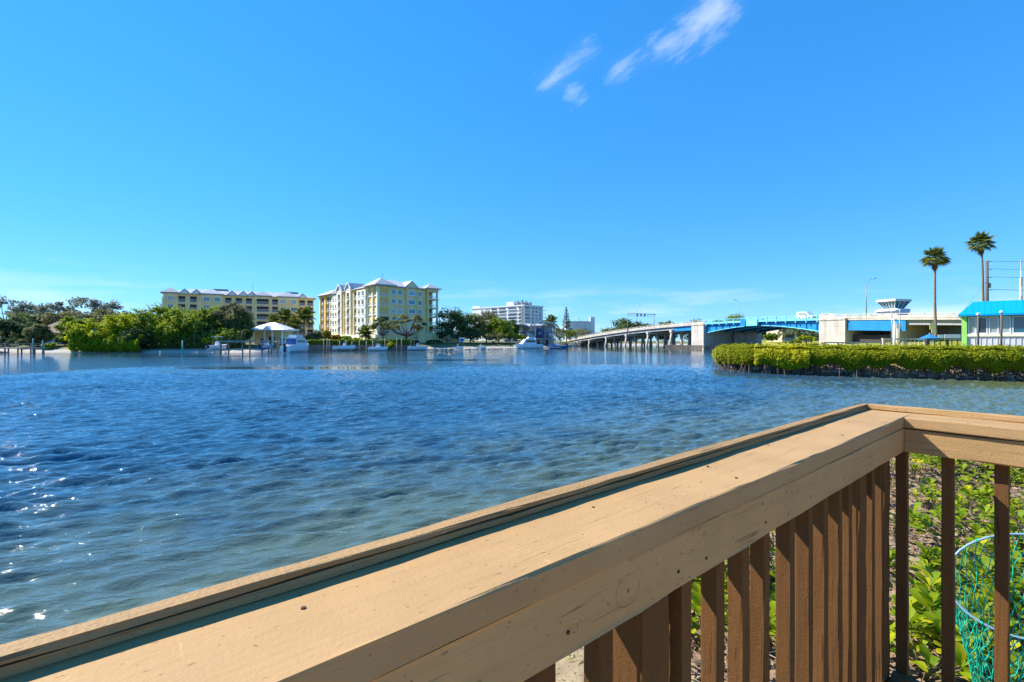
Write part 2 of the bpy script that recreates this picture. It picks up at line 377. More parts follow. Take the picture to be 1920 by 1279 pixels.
    M_['root'] = plain('mangrove_root', (0.17, 0.12, 0.10), 0.9, 0.35, 4)
    M_['hullwhite'] = plain('white_gelcoat', (0.82, 0.82, 0.83), 0.25, 0.04, 1)
    M_['hullblue'] = plain('blue_gelcoat', (0.02, 0.16, 0.42), 0.25, 0.08, 1)
    M_['canvas'] = plain('blue_canvas', (0.015, 0.09, 0.35), 0.8, 0.12, 2)
    M_['umbrella'] = plain('umbrella_canvas', (0.01, 0.17, 0.52), 0.8, 0.1, 2)
    M_['teal'] = plain('teal_paint', (0.03, 0.38, 0.33), 0.6, 0.15, 2)
    M_['signyellow'] = plain('yellow_sign', (0.80, 0.66, 0.26), 0.6, 0.06, 2)
    M_['rubber'] = plain('black_rubber', (0.02, 0.02, 0.022), 0.8, 0.2, 5)
    M_['pinkwall'] = plain('beige_stucco', (0.55, 0.44, 0.33), 0.85, 0.1, 0.4)
    M_['rock'] = plain('shore_rock', (0.40, 0.36, 0.31), 0.9, 0.25, 1.2, bumps=0.6)
    M_['net'] = plain('green_net_twine', (0.0, 0.42, 0.27), 0.7, 0.15, 9)
    M_['hoop'] = plain('blue_grey_hoop', (0.20, 0.33, 0.46), 0.35, 0.15, 9)
    M_['shrubleaf'] = leaf_mat('shrub_leaf', (0.09, 0.19, 0.008), (0.36, 0.42, 0.010), 0.48, 0.5, third=(0.55, 0.47, 0.012), obj=True)
    M_['groundleaf'] = leaf_mat('ground_cover_leaf', (0.09, 0.19, 0.010), (0.36, 0.42, 0.012), 0.48, 0.5, third=(0.55, 0.47, 0.015))
    M_['litter'] = leaf_mat('dry_leaf_litter', (0.17, 0.10, 0.06), (0.31, 0.21, 0.14), 0.1, 0.8, third=(0.36, 0.27, 0.18))
    M_['drygrass'] = leaf_mat('dry_grass', (0.22, 0.24, 0.05), (0.46, 0.41, 0.16), 0.35)
    M_['twig'] = plain('dry_twig', (0.30, 0.22, 0.16), 0.9, 0.3, 6)
    M_['stem'] = plain('shrub_stem', (0.20, 0.15, 0.07), 0.8, 0.3, 6)
    # ground that turns from sand at the waterline to grass above
    def ground(name, sand, grass, z0, z1, bare=(0.2, 0.15, 0.1)):
        m, nt, b, _ = new_mat(name)
        v = coords(nt)
        z = node(nt, 'ShaderNodeSeparateXYZ', {0: v}).outputs['Z']
        n1 = noise(nt, v, 0.35, 6, 0.6); n2 = noise(nt, v, 3.5, 6, 0.65)
        zz = math_n(nt, 'ADD', z, math_n(nt, 'MULTIPLY', math_n(nt, 'SUBTRACT', n1, 0.5), (z1 - z0) * 1.6))
        g = mixc(nt, ramp(nt, n2, 0.35, 0.7), grass, bare)
        s = mixc(nt, n2, tuple(x * 0.75 for x in sand), sand)
        nt.links.new(mixc(nt, ramp(nt, zz, z0, z1), s, g), b.inputs['Base Color'])
        b.inputs['Roughness'].default_value = 0.95; b.inputs['Specular IOR Level'].default_value = 0.1
        bump(nt, n2, 0.6, 0.05, b)
        return m
    M_['farground'] = ground('far_bank_ground', (0.50, 0.46, 0.40), (0.12, 0.15, 0.03), 0.5, 0.95)
    M_['rightground'] = ground('right_bank_ground', (0.30, 0.25, 0.18), (0.22, 0.24, 0.02), 0.8, 1.4, (0.28, 0.24, 0.05))
    M_['nearground'] = ground('near_bank_ground', (0.36, 0.31, 0.17), (0.24, 0.17, 0.11), 0.6, 1.0, (0.34, 0.28, 0.15))
mats()
# ------------------------------------------------------------------ water
# calm slicks on the bay: centre x, y and half sizes
SLICKS = [(-23.5, 50.5, 12.5, 3.0), (-9, 70, 8, 3.0), (-50, 86, 17, 3.2)]
def build_water():
    m, nt, b, out = new_mat('bay_water')
    geo = nt.nodes.new('ShaderNodeNewGeometry')
    pos = geo.outputs['Position']
    def mp(s, rot=0.0): return node(nt, 'ShaderNodeMapping', {'Vector': pos, 'Scale': (1 / s[0], 1 / s[1], 1), 'Rotation': (0, 0, R(rot))}, vector_type='TEXTURE').outputs[0]
    sep = node(nt, 'ShaderNodeSeparateXYZ', {0: pos})
    # distance out from the near bank (bank runs along 39.5 deg)
    u = math_n(nt, 'ADD', math_n(nt, 'MULTIPLY', sep.outputs[0], -0.636), math_n(nt, 'MULTIPLY', sep.outputs[1], 0.7716))
    patch = noise(nt, mp((0.22, 0.34, 1), 20), 1.0, 4, 0.6, 0.6)
    patch2 = noise(nt, mp((0.5, 0.9, 1), 20), 1.0, 5, 0.65, 0.4)
    pp = math_n(nt, 'ADD', math_n(nt, 'MULTIPLY', patch, 0.75), math_n(nt, 'MULTIPLY', patch2, 0.25))
    shallow = ramp(nt, math_n(nt, 'ADD', u, math_n(nt, 'MULTIPLY', patch, 7.0)), 19.0, 7.0)
    deep = mixc(nt, patch2, (0.018, 0.066, 0.118), (0.024, 0.080, 0.134))
    bed = mixc(nt, ramp(nt, pp, 0.41, 0.55), (0.014, 0.034, 0.042), (0.115, 0.145, 0.048))
    bed = mixc(nt, ramp(nt, u, 11.0, 5.0), bed, (0.115, 0.135, 0.045))
    c = mixc(nt, math_n(nt, 'MULTIPLY', shallow, 0.9), deep, bed)
    # shallows along the far bank
    farb = ramp(nt, math_n(nt, 'ADD', sep.outputs[1], math_n(nt, 'MULTIPLY', patch, 16)), 104, 124)
    c = mixc(nt, math_n(nt, 'MULTIPLY', farb, 0.3), c, (0.055, 0.10, 0.085))
    nt.links.new(c, b.inputs['Base Color'])
    b.inputs['IOR'].default_value = 1.5
    b.inputs['Specular IOR Level'].default_value = 0.75
    b.inputs['Roughness'].default_value = 0.025
    # ripples: directional capillary waves, calmer in the lee of the far bank and in slicks
    w1 = noise(nt, mp((1.1, 4.6, 1), 20), 1.0, 3, 0.55, 0.3)
    w2 = noise(nt, mp((3.2, 9.5, 1), 16), 1.0, 3, 0.6, 0.2)
    w3 = noise(nt, mp((0.30, 1.3, 1), 24), 1.0, 3, 0.5, 0.3)
    w4 = noise(nt, mp((7, 19, 1), 18), 1.0, 2, 0.6, 0.2)
    gust = ramp(nt, noise(nt, mp((0.12, 0.35, 1), 8), 1.0, 3, 0.6), 0.42, 0.68)
    h = math_n(nt, 'ADD', math_n(nt, 'MULTIPLY', w1, 0.030), math_n(nt, 'ADD', math_n(nt, 'ADD', math_n(nt, 'MULTIPLY', w2, 0.040), math_n(nt, 'MULTIPLY', math_n(nt, 'MULTIPLY', w4, gust), 0.026)), math_n(nt, 'MULTIPLY', w3, 0.02)))
    slick = noise(nt, mp((0.010, 0.05, 1), -4), 1.0, 4, 0.6, 0.5)
    calm = ramp(nt, math_n(nt, 'ADD', sep.outputs[1], math_n(nt, 'MULTIPLY', math_n(nt, 'SUBTRACT', slick, 0.5), 40)), 98, 120)
    calm_r = ramp(nt, math_n(nt, 'ADD', math_n(nt, 'SUBTRACT', sep.outputs[0], math_n(nt, 'MULTIPLY', sep.outputs[1], 0.2)), math_n(nt, 'MULTIPLY', slick, 6)), 10, 16)
    lee = math_n(nt, 'SUBTRACT', 1.0, math_n(nt, 'MULTIPLY', ramp(nt, sep.outputs[1], 22, 95), 0.62))
    st = math_n(nt, 'MAXIMUM', math_n(nt, 'MULTIPLY', lee, math_n(nt, 'SUBTRACT', 1.0, math_n(nt, 'MULTIPLY', calm, 0.6))), 0.07)
    for cx, cy, rx, ry in SLICKS:
        ex = math_n(nt, 'DIVIDE', math_n(nt, 'SUBTRACT', sep.outputs[0], cx), rx); ey = math_n(nt, 'DIVIDE', math_n(nt, 'SUBTRACT', sep.outputs[1], cy), ry)
        e = math_n(nt, 'ADD', math_n(nt, 'ADD', math_n(nt, 'MULTIPLY', ex, ex), math_n(nt, 'MULTIPLY', ey, ey)), math_n(nt, 'MULTIPLY', math_n(nt, 'SUBTRACT', patch2, 0.5), 1.6))
        st = math_n(nt, 'MULTIPLY', st, math_n(nt, 'ADD', 0.10, math_n(nt, 'MULTIPLY', ramp(nt, e, 0.6, 1.25), 0.90)))
    bp = node(nt, 'ShaderNodeBump', {'Height': h, 'Strength': st, 'Distance': 1.0})
    nt.links.new(bp.outputs[0], b.inputs['Normal'])
    # mesh: waves are real near the bank, flat beyond
    xs = np.concatenate([[-3000, -600, -150], np.concatenate([np.arange(-46, -20, 0.11), np.arange(-20, 14, 0.065), np.arange(14, 46.01, 0.11)]), [150, 600, 3000]])
    ys = [-60.0, 0.5]; y = 2.0
    while y < 62: ys.append(y); y += 0.040 + 0.0040 * y
    ys = np.array([-3000, -600] + ys + [75, 120, 260, 600, 3000])
    X, Y = np.meshgrid(xs, ys)
    Z = np.zeros_like(X)
    r = np.random.default_rng(5)
    for i in range(84):
        lam = 0.23 * (0.62 / 0.23) ** r.random() if i % 6 else r.uniform(0.7, 1.2)
        th = R(110) + r.normal(0, 0.27)
        k = 2 * math.pi / lam; a = (0.0132 if lam < 0.65 else 0.0072) * lam ** 0.95
        ph = r.random() * 6.28
        kx, ky = k * math.cos(th), k * math.sin(th)
        s = np.sin(kx * X + ky * Y + ph + 0.6 * np.sin(0.23 * X + 0.31 * Y + i))
        Z += a * (s + 0.45 * s * s - 0.22)
    g = 0.85 + 0.35 * np.sin(0.21 * X - 0.33 * Y + 1.0) * np.sin(0.13 * X + 0.27 * Y)
    fade = np.clip((60 - Y) / 24, 0, 1) * np.clip((44 - np.abs(X)) / 6, 0, 1) * np.clip((Y - 1.9) / 0.5, 0, 1)
    sl = np.zeros_like(X)
    for cx, cy, rx, ry in SLICKS: sl = np.maximum(sl, np.clip((1.25 - ((X - cx) / rx) ** 2 - ((Y - cy) / ry) ** 2) / 0.7, 0, 1))
    Z = Z * fade * g * (1 - 0.97 * sl)
    V = np.stack([X.ravel(), Y.ravel(), Z.ravel()], 1)
    nx, ny = len(xs), len(ys)
    I = np.arange(nx * ny).reshape(ny, nx)
    Q = np.stack([I[:-1, :-1].ravel(), I[:-1, 1:].ravel(), I[1:, 1:].ravel(), I[1:, :-1].ravel()], 1)
    o = link('water', np_mesh('water', V, Q, m, True)); tag(o, 'rippled blue bay water with green shallows by the railing', None, kind='structure')
build_water()

# ------------------------------------------------------------------ terrain
def strip_land(name, rows, mat, label):
    n = len(rows[0]); V = np.array([p for r in rows for p in r], dtype=float); fs = []
    for i in range(len(rows) - 1):
        for j in range(n - 1): fs.append((i * n + j, i * n + j + 1, (i + 1) * n + j + 1, (i + 1) * n + j))
    me = np_mesh(name, V, np.array(fs), mat, True)
    return tag(link(name, me), label, None, kind='structure')
def densify(pl, step):
    out = []
    for a, b in zip(pl[:-1], pl[1:]):
        n = max(1, int(math.hypot(b[0] - a[0], b[1] - a[1]) / step))
        for k in range(n): out.append((a[0] + (b[0] - a[0]) * k / n, a[1] + (b[1] - a[1]) * k / n))
    return out + [pl[-1]]
FAR = [(-900, 30), (-300, 85), (-120, 110), (-90, 112.5), (-62, 111), (-58.5, 112.5), (-56.3, 126.6), (-47, 130.6), (-38, 133), (-27, 135.3), (-12, 143),
       (-6, 148), (4, 158), (15, 172), (22, 190), (28, 215), (36, 240), (60, 262), (104, 264)]
def far_y(x):
    return float(np.interp(x, [p[0] for p in FAR], [p[1] for p in FAR]))
def far_z(d):
    return float(np.interp(d, [0, 1.2, 4, 9, 22, 60], [-0.5, 0.22, 0.75, 1.5, 2.0, 2.0]))
def far_ground(x, y): return far_z(y - far_y(x))
fl = densify(FAR, 3.0)
rr = random.Random(3)
wob = [rr.uniform(-0.8, 0.8) for _ in fl]
rows = []
for d in (0, 1.2, 2.5, 4, 6.5, 9, 14, 22, 45, 120, 500, 2500):
    rows.append([(x, y + d + (w if d < 8 else 0), far_z(d) + (rr.uniform(-0.08, 0.08) if 0 < d < 20 else 0)) for (x, y), w in zip(fl, wob)])
strip_land('far_bank', rows, M_['farground'], 'far bank of sand and grass across the bay')
RIGHT = [(200, 8), (90, 22), (60, 27), (38, 34.2), (30, 37.2), (24.5, 41), (20.4, 45), (21, 49), (25, 56), (39, 76), (62, 105), (76, 126), (93, 168), (98, 200), (102, 264)]
rl = densify(RIGHT, 2.0)
rows = []
for d, z in ((0, -0.5), (1.2, 0.4), (3, 1.5), (8, 1.8), (18, 2.25), (35, 2.7), (80, 2.7), (700, 2.5), (2600, 2.4)):
    rows.append([(x + d * (700 - x) / math.hypot(700 - x, 140 - y), y + d * (140 - y) / math.hypot(700 - x, 140 - y), z + (rr.uniform(-.06, .06) if 0 < d < 40 else 0)) for x, y in rl])
strip_land('right_bank', rows, M_['rightground'], 'grassy bank behind the mangrove hedge on the right')
A1 = R(39.5)
D1 = Vector((math.cos(A1), math.sin(A1), 0)); N1 = Vector((-math.sin(A1), math.cos(A1), 0))
def near_z(u, v):
    edge = 4.9 - 0.10 * max(0, v - 8) + 0.25 * math.sin(v * 1.3) + 0.15 * math.sin(v * 3.1)
    su = min(1, max(0, (edge - u) / 2.6)); sv = min(1, max(0, (21 - v) / 12))
    s = min(su, sv); s = s * s * (3 - 2 * s)
    return -0.35 + 1.50 * s + 0.03 * math.sin(u * 5 + v * 3) + 0.02 * math.sin(u * 11 - v * 9)
def uv(u, v, z=0): return D1 * v + N1 * u + Vector((0, 0, z))
us = np.concatenate([np.arange(-25, -2, 1.5), np.arange(-2, 6.2, 0.12)]); vs = np.concatenate([np.arange(-30, -2, 2.0), np.arange(-2, 24, 0.14)])
V = []; 
for v in vs:
    for u in us: V.append(tuple(uv(u, v, near_z(u, v) + rr.uniform(-0.008, 0.008))))
I = np.arange(len(V)).reshape(len(vs), len(us))
Q = np.stack([I[:-1, :-1].ravel(), I[:-1, 1:].ravel(), I[1:, 1:].ravel(), I[1:, :-1].ravel()], 1)
tag(link('near_bank', np_mesh('near_bank', np.array(V), Q, M_['nearground'], True)), 'sandy near bank with leaf litter below the deck', None, kind='structure')

# ------------------------------------------------------------------ the deck and its railing
def plank_mesh(name, L, w, h, mat, seg=0.05, bev=0.006, wob=0.0012, seed=0):
    """board along +X from 0..L, y 0..w, z 0..h, rounded uneven edges"""
    r = random.Random(seed); n = max(2, int(L / seg)) + 1
    b = bev; k = 0.3 * b
    prof = [(b, 0), (w - b, 0), (w - k, k), (w, b), (w, h - b), (w - k, h - k), (w - b, h), (b, h), (k, h - k), (0, h - b), (0, b), (k, k)]
    m = len(prof); V = []
    ph = [(r.uniform(0, 6), r.uniform(1.5, 4), r.uniform(9, 22)) for _ in range(m)]
    for i in range(n):
        x = L * i / (n - 1)
        for j, (y, z) in enumerate(prof):
            p = ph[j]; e = wob * (0.6 * math.sin(p[0] + x * p[1]) + 0.4 * math.sin(p[0] * 2 + x * p[2]) + r.uniform(-0.25, 0.25))
            V.append((x, y + e * (1 if y > w / 2 else -1), z + e * (1 if z > h / 2 else -1)))
    fs = []
    for i in range(n - 1):
        for j in range(m): fs.append((i * m + j, i * m + (j + 1) % m, (i + 1) * m + (j + 1) % m, (i + 1) * m + j))
    mb = MB(); mb.add(V, fs + [tuple(range(m))[::-1], tuple((n - 1) * m + j for j in range(m))])
    return mb.mesh(name, mat)
DECKZ = 1.645; CAPZ = CAMZ - 0.285
def railing():
    t = thing('deck_railing', 'tan painted wooden deck railing with brown balusters turning a corner', 'railing', (0, 0, 0), A1)
    H = math.pi / 2
    # boards parallel to local x
    def bx(name, x0, x1, y0, y1, z0, z1, mat, seed, bev=0.005, wob=0.0012):
        return link(name, plank_mesh(name, x1 - x0, y1 - y0, z1 - z0, mat, bev=bev, wob=wob, seed=seed), t, (x0, y0, z0))
    # boards parallel to local -y (running toward the right of the photograph)
    def by(name, x0, x1, y0, y1, z0, z1, mat, seed, bev=0.005, wob=0.0012):
        return link(name, plank_mesh(name, y1 - y0, x1 - x0, z1 - z0, mat, bev=bev, wob=wob, seed=seed), t, (x0, y1, z0), (0, 0, -H))
    bx('cap_board', -2.4, 2.394, 0.430, 0.6005, CAPZ - 0.038, CAPZ, M_['tancap'], 1, 0.004, 0.0018)
    by('cap_board', 2.213, 2.394, -2.2, 0.4285, CAPZ - 0.038, CAPZ + 0.0008, M_['tancap'], 2, 0.005)
    bx('lip_strip', -2.4, 2.394, 0.5755, 0.6020, CAPZ + 0.0008, CAPZ + 0.0105, M_['tanlip'], 3, 0.002, 0.0014)
    bx('lip_strip', -2.4, 2.392, 0.5770, 0.6035, CAPZ + 0.0122, CAPZ + 0.0195, M_['tanlip'], 31, 0.002, 0.0017)
    bx('outer_apron', -2.4, 2.30, 0.5630, 0.6000, CAPZ - 0.140, CAPZ - 0.0395, M_['tan'], 51, 0.004)
    by('outer_apron', 2.356, 2.393, -2.2, 0.556, CAPZ - 0.140, CAPZ - 0.0425, M_['tan'], 52, 0.004)
    by('lip_strip', 2.360, 2.394, -0.02, 0.5745, CAPZ + 0.0015, CAPZ + 0.022, M_['tan'], 4, 0.003, 0.0016)
    by('lip_strip', 2.359, 2.393, -2.2, -0.024, CAPZ + 0.0015, CAPZ + 0.0235, M_['tan'], 41, 0.003, 0.0016)
    bx('apron_board', -2.4, 2.258, 0.4325, 0.4705, CAPZ - 0.128, CAPZ - 0.0386, M_['tanapron'], 5, 0.004, 0.0018)
    by('apron_board', 2.224, 2.262, -2.2, 0.4305, CAPZ - 0.128, CAPZ - 0.0425, M_['tan'], 6, 0.005, 0.0018)
    bx('bottom_rail', -2.4, 2.222, 0.4325, 0.4700, 1.662, 1.750, M_['brown'], 7)
    by('bottom_rail', 2.224, 2.262, -2.2, 0.4700, 1.662, 1.750, M_['brown'], 8)
    # balusters: vertical, so the board's length is turned upright
    bal = [plank_mesh('baluster', 0.985, 0.034, 0.034, M_['brown'], bev=0.003, wob=0.001, seed=20 + i) for i in range(4)]
    r = random.Random(9)
    def baluster(x, y, i):
        o = link('baluster', bal[i % 4], t, (x + 0.034, y, 1.640), (0, -H, 0)); o.rotation_euler = (0, -H + r.uniform(-0.004, 0.004), r.uniform(-0.03, 0.03))
    xs = [-0.07, 0.06, 0.185, 0.31, 0.435, 0.565, 0.79, 0.918, 1.034, 1.137, 1.284, 1.41, 1.53, 1.65, 1.745, 1.995]
    for i, x in enumerate(xs): baluster(x, 0.4725, i)
    for i, y in enumerate([0.4310, 0.302, 0.167, 0.035, -0.095, -0.225, -0.355]): baluster(2.2645, y, i)
    post = plank_mesh('post', 2.0, 0.089, 0.089, M_['brown'], bev=0.006, wob=0.0022, seed=77)
    for x, y in ((0.753, 0.4725), (1.93, 0.4725), (2.224, 0.4725), (-1.1, 0.4725)):
        o = link('post', post, t, (x, y, 0.66), (0, -H, 0))
    o = link('post', post, t, (2.262 + 0.092, -0.62, 0.66), (0, -H, 0))
    # nail heads on the boards (small, rusty)
    nm = MB(); nm.tube([(0, 0, -0.001), (0, 0, 0.0006)], [0.0030, 0.0026], 8); nme = nm.mesh('nail_head', plain('rusty_nail', (0.06, 0.03, 0.015), 0.8, 0.3, 60))
    for x, y in ((0.62, 0.535), (0.98, 0.462), (1.35, 0.55), (1.66, 0.466), (1.95, 0.53), (0.15, 0.53), (1.02, 0.545)):
        link('nail_head', nme, t, (x, y, CAPZ + 0.0006))
    for x, z in ((0.452, 0.098), (0.805, 0.104), (1.05, 0.10), (1.30, 0.098), (1.545, 0.10), (0.715, 0.1)):
        link('nail_head', nme, t, (x, 0.4322, CAPZ - z), (H, 0, 0))
    return t
railing()
def deck():
    t = thing('deck', 'wooden deck platform under the camera', 'deck', (0, 0, 0), A1)
    for i in range(44):  # unseen deck, laid extra wide to bounce more warm light onto the railing
        y1 = 0.60 - i * 0.145
        link('plank', plank_mesh('plank', 6.0, 0.139, 0.038, M_['deck'], seg=0.5, seed=300 + i), t, (-3.6, y1 - 0.139, DECKZ - 0.038))
    for x in (-3.0, -1.1, 0.66, 2.27):
        MB().box(x, x + 0.1, -5.7, 0.46, DECKZ - 0.20, DECKZ - 0.04).build('joist', M_['brown'], t)
        for y in (-3.3, -1.4): MB().box(x, x + 0.1, y, y + 0.1, 0.4, DECKZ - 0.20).build('post', M_['brown'], t)
deck()
# ------------------------------------------------------------------ vegetation generators
def cards(C, nrm, size, r, aspect=1.6):
    """leaf-shaped quads (rhombs) at centres C with given normals"""
    n = len(C); nrm = nrm / (np.linalg.norm(nrm, axis=1, keepdims=True) + 1e-9)
    t = r.normal(size=(n, 3)); t -= nrm * np.sum(t * nrm, 1, keepdims=True); t /= (np.linalg.norm(t, axis=1, keepdims=True) + 1e-9)
    b = np.cross(nrm, t); s = size * r.uniform(0.6, 1.3, (n, 1))
    V = np.stack([C - t * s * aspect / 2, C + b * s * 0.5 + nrm * s * 0.1, C + t * s * aspect / 2, C - b * s * 0.5 + nrm * s * 0.1], 1).reshape(-1, 3)
    return V, np.arange(n * 4).reshape(n, 4)
def crown_mesh(name, mat, rx, ry, rz, cz, r, clumps=26, per=85, csize=0.30, leaf=0.42, flat=0.0, hollow=0.55, lowcut=-0.75):
    """clumped crown: clump centres in an ellipsoid shell, leaves round each"""
    P = []
    while len(P) < clumps:
        d = r.normal(size=3); d /= np.linalg.norm(d)
        if d[2] < lowcut: continue
        rad = hollow + (1 - hollow) * r.random() ** 0.6
        P.append(d * rad)
    P = np.array(P); cent = P * np.array([rx, ry, rz]) * 0.82 + np.array([0, 0, cz])
    m = min(rx, rz * 1.2); Cs = []; Ns = []
    for c in cent:
        k = int(per * r.uniform(0.6, 1.4)); cs = csize * m * r.uniform(0.7, 1.35)
        d = r.normal(size=(k, 3)); d /= np.linalg.norm(d, axis=1, keepdims=True)
        q = d * (r.random((k, 1)) ** 0.45) * cs * np.array([1.15, 1.15, 0.72 - 0.35 * flat])
        Cs.append(c + q); Ns.append(d * 0.6 + np.array([0, 0, 0.55]) + r.normal(size=(k, 3)) * 0.45)
    V, Q = cards(np.concatenate(Cs), np.concatenate(Ns), leaf, r)
    return np_mesh(name, V, Q, mat), cent
def tree(name, label, cat, x, y, z, h, w, mat, r=None, group=None, depth=None, clumps=26, per=85, leaf=0.42, trunkh=0.32, csize=0.30, rad=None, lean=0.0, hollow=0.55, bark='bark', lowcut=-0.75, flat=0.0):
    r = r or rng
    t = thing(name, label, cat, (x, y, z - 0.15), r.uniform(0, 6.28), group)
    rz_ = h * (1 - trunkh) / 2; cz = h - rz_
    me, cent = crown_mesh('crown', M_[mat], w / 2, (depth or w) / 2, rz_, cz, r, clumps, per, csize, leaf, flat, hollow, lowcut)
    link('crown', me, t)
    rad = rad or max(0.10, h * 0.022)
    mb = MB(); top = Vector((lean * h, 0, h * max(trunkh, 0.12) * 1.05))
    mb.tube([(0, 0, -0.4), top * 0.5 + Vector((r.uniform(-.1, .1), r.uniform(-.1, .1), 0)), top, top + (Vector((lean * h, 0, cz)) - top) * 0.8], [rad * 1.25, rad, rad * 0.85, rad * 0.3], 7)
    idx = r.permutation(len(cent))[:min(12, len(cent))]
    for i in idx:
        e = Vector(cent[i]); md = top.lerp(e, 0.5) + Vector((0, 0, -0.06 * h))
        mb.tube([top * 0.92, md, e], [rad * 0.55, rad * 0.36, rad * 0.10], 5, False)
    mb.build('trunk', M_[bark], t, True)
    return t
def bush(name, label, x, y, z, h, w, mat, group=None, **k):
    a = dict(clumps=18, per=70, leaf=0.36, trunkh=0.05, csize=0.36, lowcut=-0.35, hollow=0.4); a.update(k)
    return tree(name, label, 'bush', x, y, z, h, w, mat, group=group, **a)

# fronds ----------------------------------------------------------------
def fan_frond(name, mat, L=1.0, blades=13, spread=2.5, droop=0.35, petiole=0.8):
    """fan palm leaf: petiole along +X then a fan of folded blades"""
    mb = MB(); mb.tube([(0, 0, 0), (petiole * 0.6, 0, 0.05), (petiole, 0, 0)], [0.035, 0.03, 0.02], 4)
    for i in range(blades):
        a = (i / (blades - 1) - 0.5) * spread; ln = L * (1 - 0.28 * abs(a) / (spread / 2))
        d = Vector((math.cos(a), math.sin(a), 0)); s = Vector((-d.y, d.x, 0)); o = Vector((petiole * 0.95, 0, 0))
        wd = L * spread / blades * 0.30
        p1 = o + d * ln * 0.45; p2 = o + d * ln + Vector((0, 0, -droop * ln * 0.75)); 
        mb.add([o, p1 + s * wd + Vector((0, 0, -0.03)), p2, p1 - s * wd + Vector((0, 0, -0.03)), p1 + Vector((0, 0, 0.05))], [(0, 1, 4), (1, 2, 4), (2, 3, 4), (3, 0, 4)])
    return mb.mesh(name, mat)
def feather_frond(name, mat, L=2.2, n=22, droop=0.55, wl=0.5):
    mb = MB(); pts = []
    for i in range(9):
        t = i / 8; pts.append(Vector((L * t * (1 - 0.18 * t), 0, L * (0.30 * t - droop * t * t))))
    mb.tube(pts, [0.05 * (1 - 0.85 * i / 8) for i in range(9)], 4)
    for i in range(n):
        t = 0.12 + 0.88 * i / (n - 1); k = min(7, int(t * 8)); p = pts[k].lerp(pts[k + 1], t * 8 - k) if k < 8 else pts[8]
        ln = wl * L * math.sin(math.pi * min(0.97, t * 0.9 + 0.12)) * 0.75 + 0.05
        for s in (-1, 1):
            e = p + Vector((ln * 0.45, s * ln * 0.75, -ln * 0.35)); m = p.lerp(e, 0.45) + Vector((0, 0, 0.02))
            q = Vector((0.035 * L, 0, 0))
            mb.add([p, m + q, e, m - q], [(0, 1, 2, 3)])
    return mb.mesh(name, mat)
FAN = [fan_frond('frond', M_['palm'], 1.0, 13, 2.6, d) for d in (0.15, 0.35, 0.6)]
FANDEAD = fan_frond('dead_frond', M_['deadfrond'], 0.95, 9, 1.6, 0.9, 0.5)
FEA = [feather_frond('frond', M_['palm'], 1.0, 20, d) for d in (0.35, 0.55, 0.8)]
def palm(name, label, x, y, z, h, kind='fan', crown=1.6, nfr=30, rad=0.2, skirt=0, lean=(0, 0), group=None, seed=0):
    r = random.Random(seed * 7 + int(abs(x) * 10))
    t = thing(name, label, 'palm tree', (x, y, z - 0.1), 0, group)
    mb = MB(); P = []
    for i in range(9):
        q = i / 8; P.append((lean[0] * q * q + 0.05 * math.sin(q * 7 + seed), lean[1] * q * q, -0.3 + (h + 0.3) * q))
    mb.tube(P, [rad * (1.25 - 0.45 * i / 8) for i in range(9)], 9); mb.build('trunk', M_['palmbark'], t, True)
    top = Vector(P[-1])
    for i in range(nfr):
        a = i * 2.39996 + r.uniform(-.3, .3); q = (i + 0.5) / nfr
        pit = R(80) - q * R(112) + r.uniform(-.12, .12)      # upright at the heart, hanging below
        s = crown * r.uniform(0.8, 1.1) * (0.62 if kind == 'fan' else 1.0)
        me = (FAN if kind == 'fan' else FEA)[min(2, int(q * 3))]
        link('frond', me, t, top + Vector((0, 0, -0.12 * crown * q)), (r.uniform(-.4, .4), -pit, a), (s, s, s))
    for i in range(skirt):
        a = i * 2.39996; pit = R(-58) - R(22) * (i / max(1, skirt))
        s = crown * 0.42 * r.uniform(0.8, 1.2)
        link('dead_frond', FANDEAD, t, top + Vector((0, 0, -0.22 * crown - 0.3 * crown * (i / max(1, skirt)))), (0, -pit, a), (s, s, s))
    return t

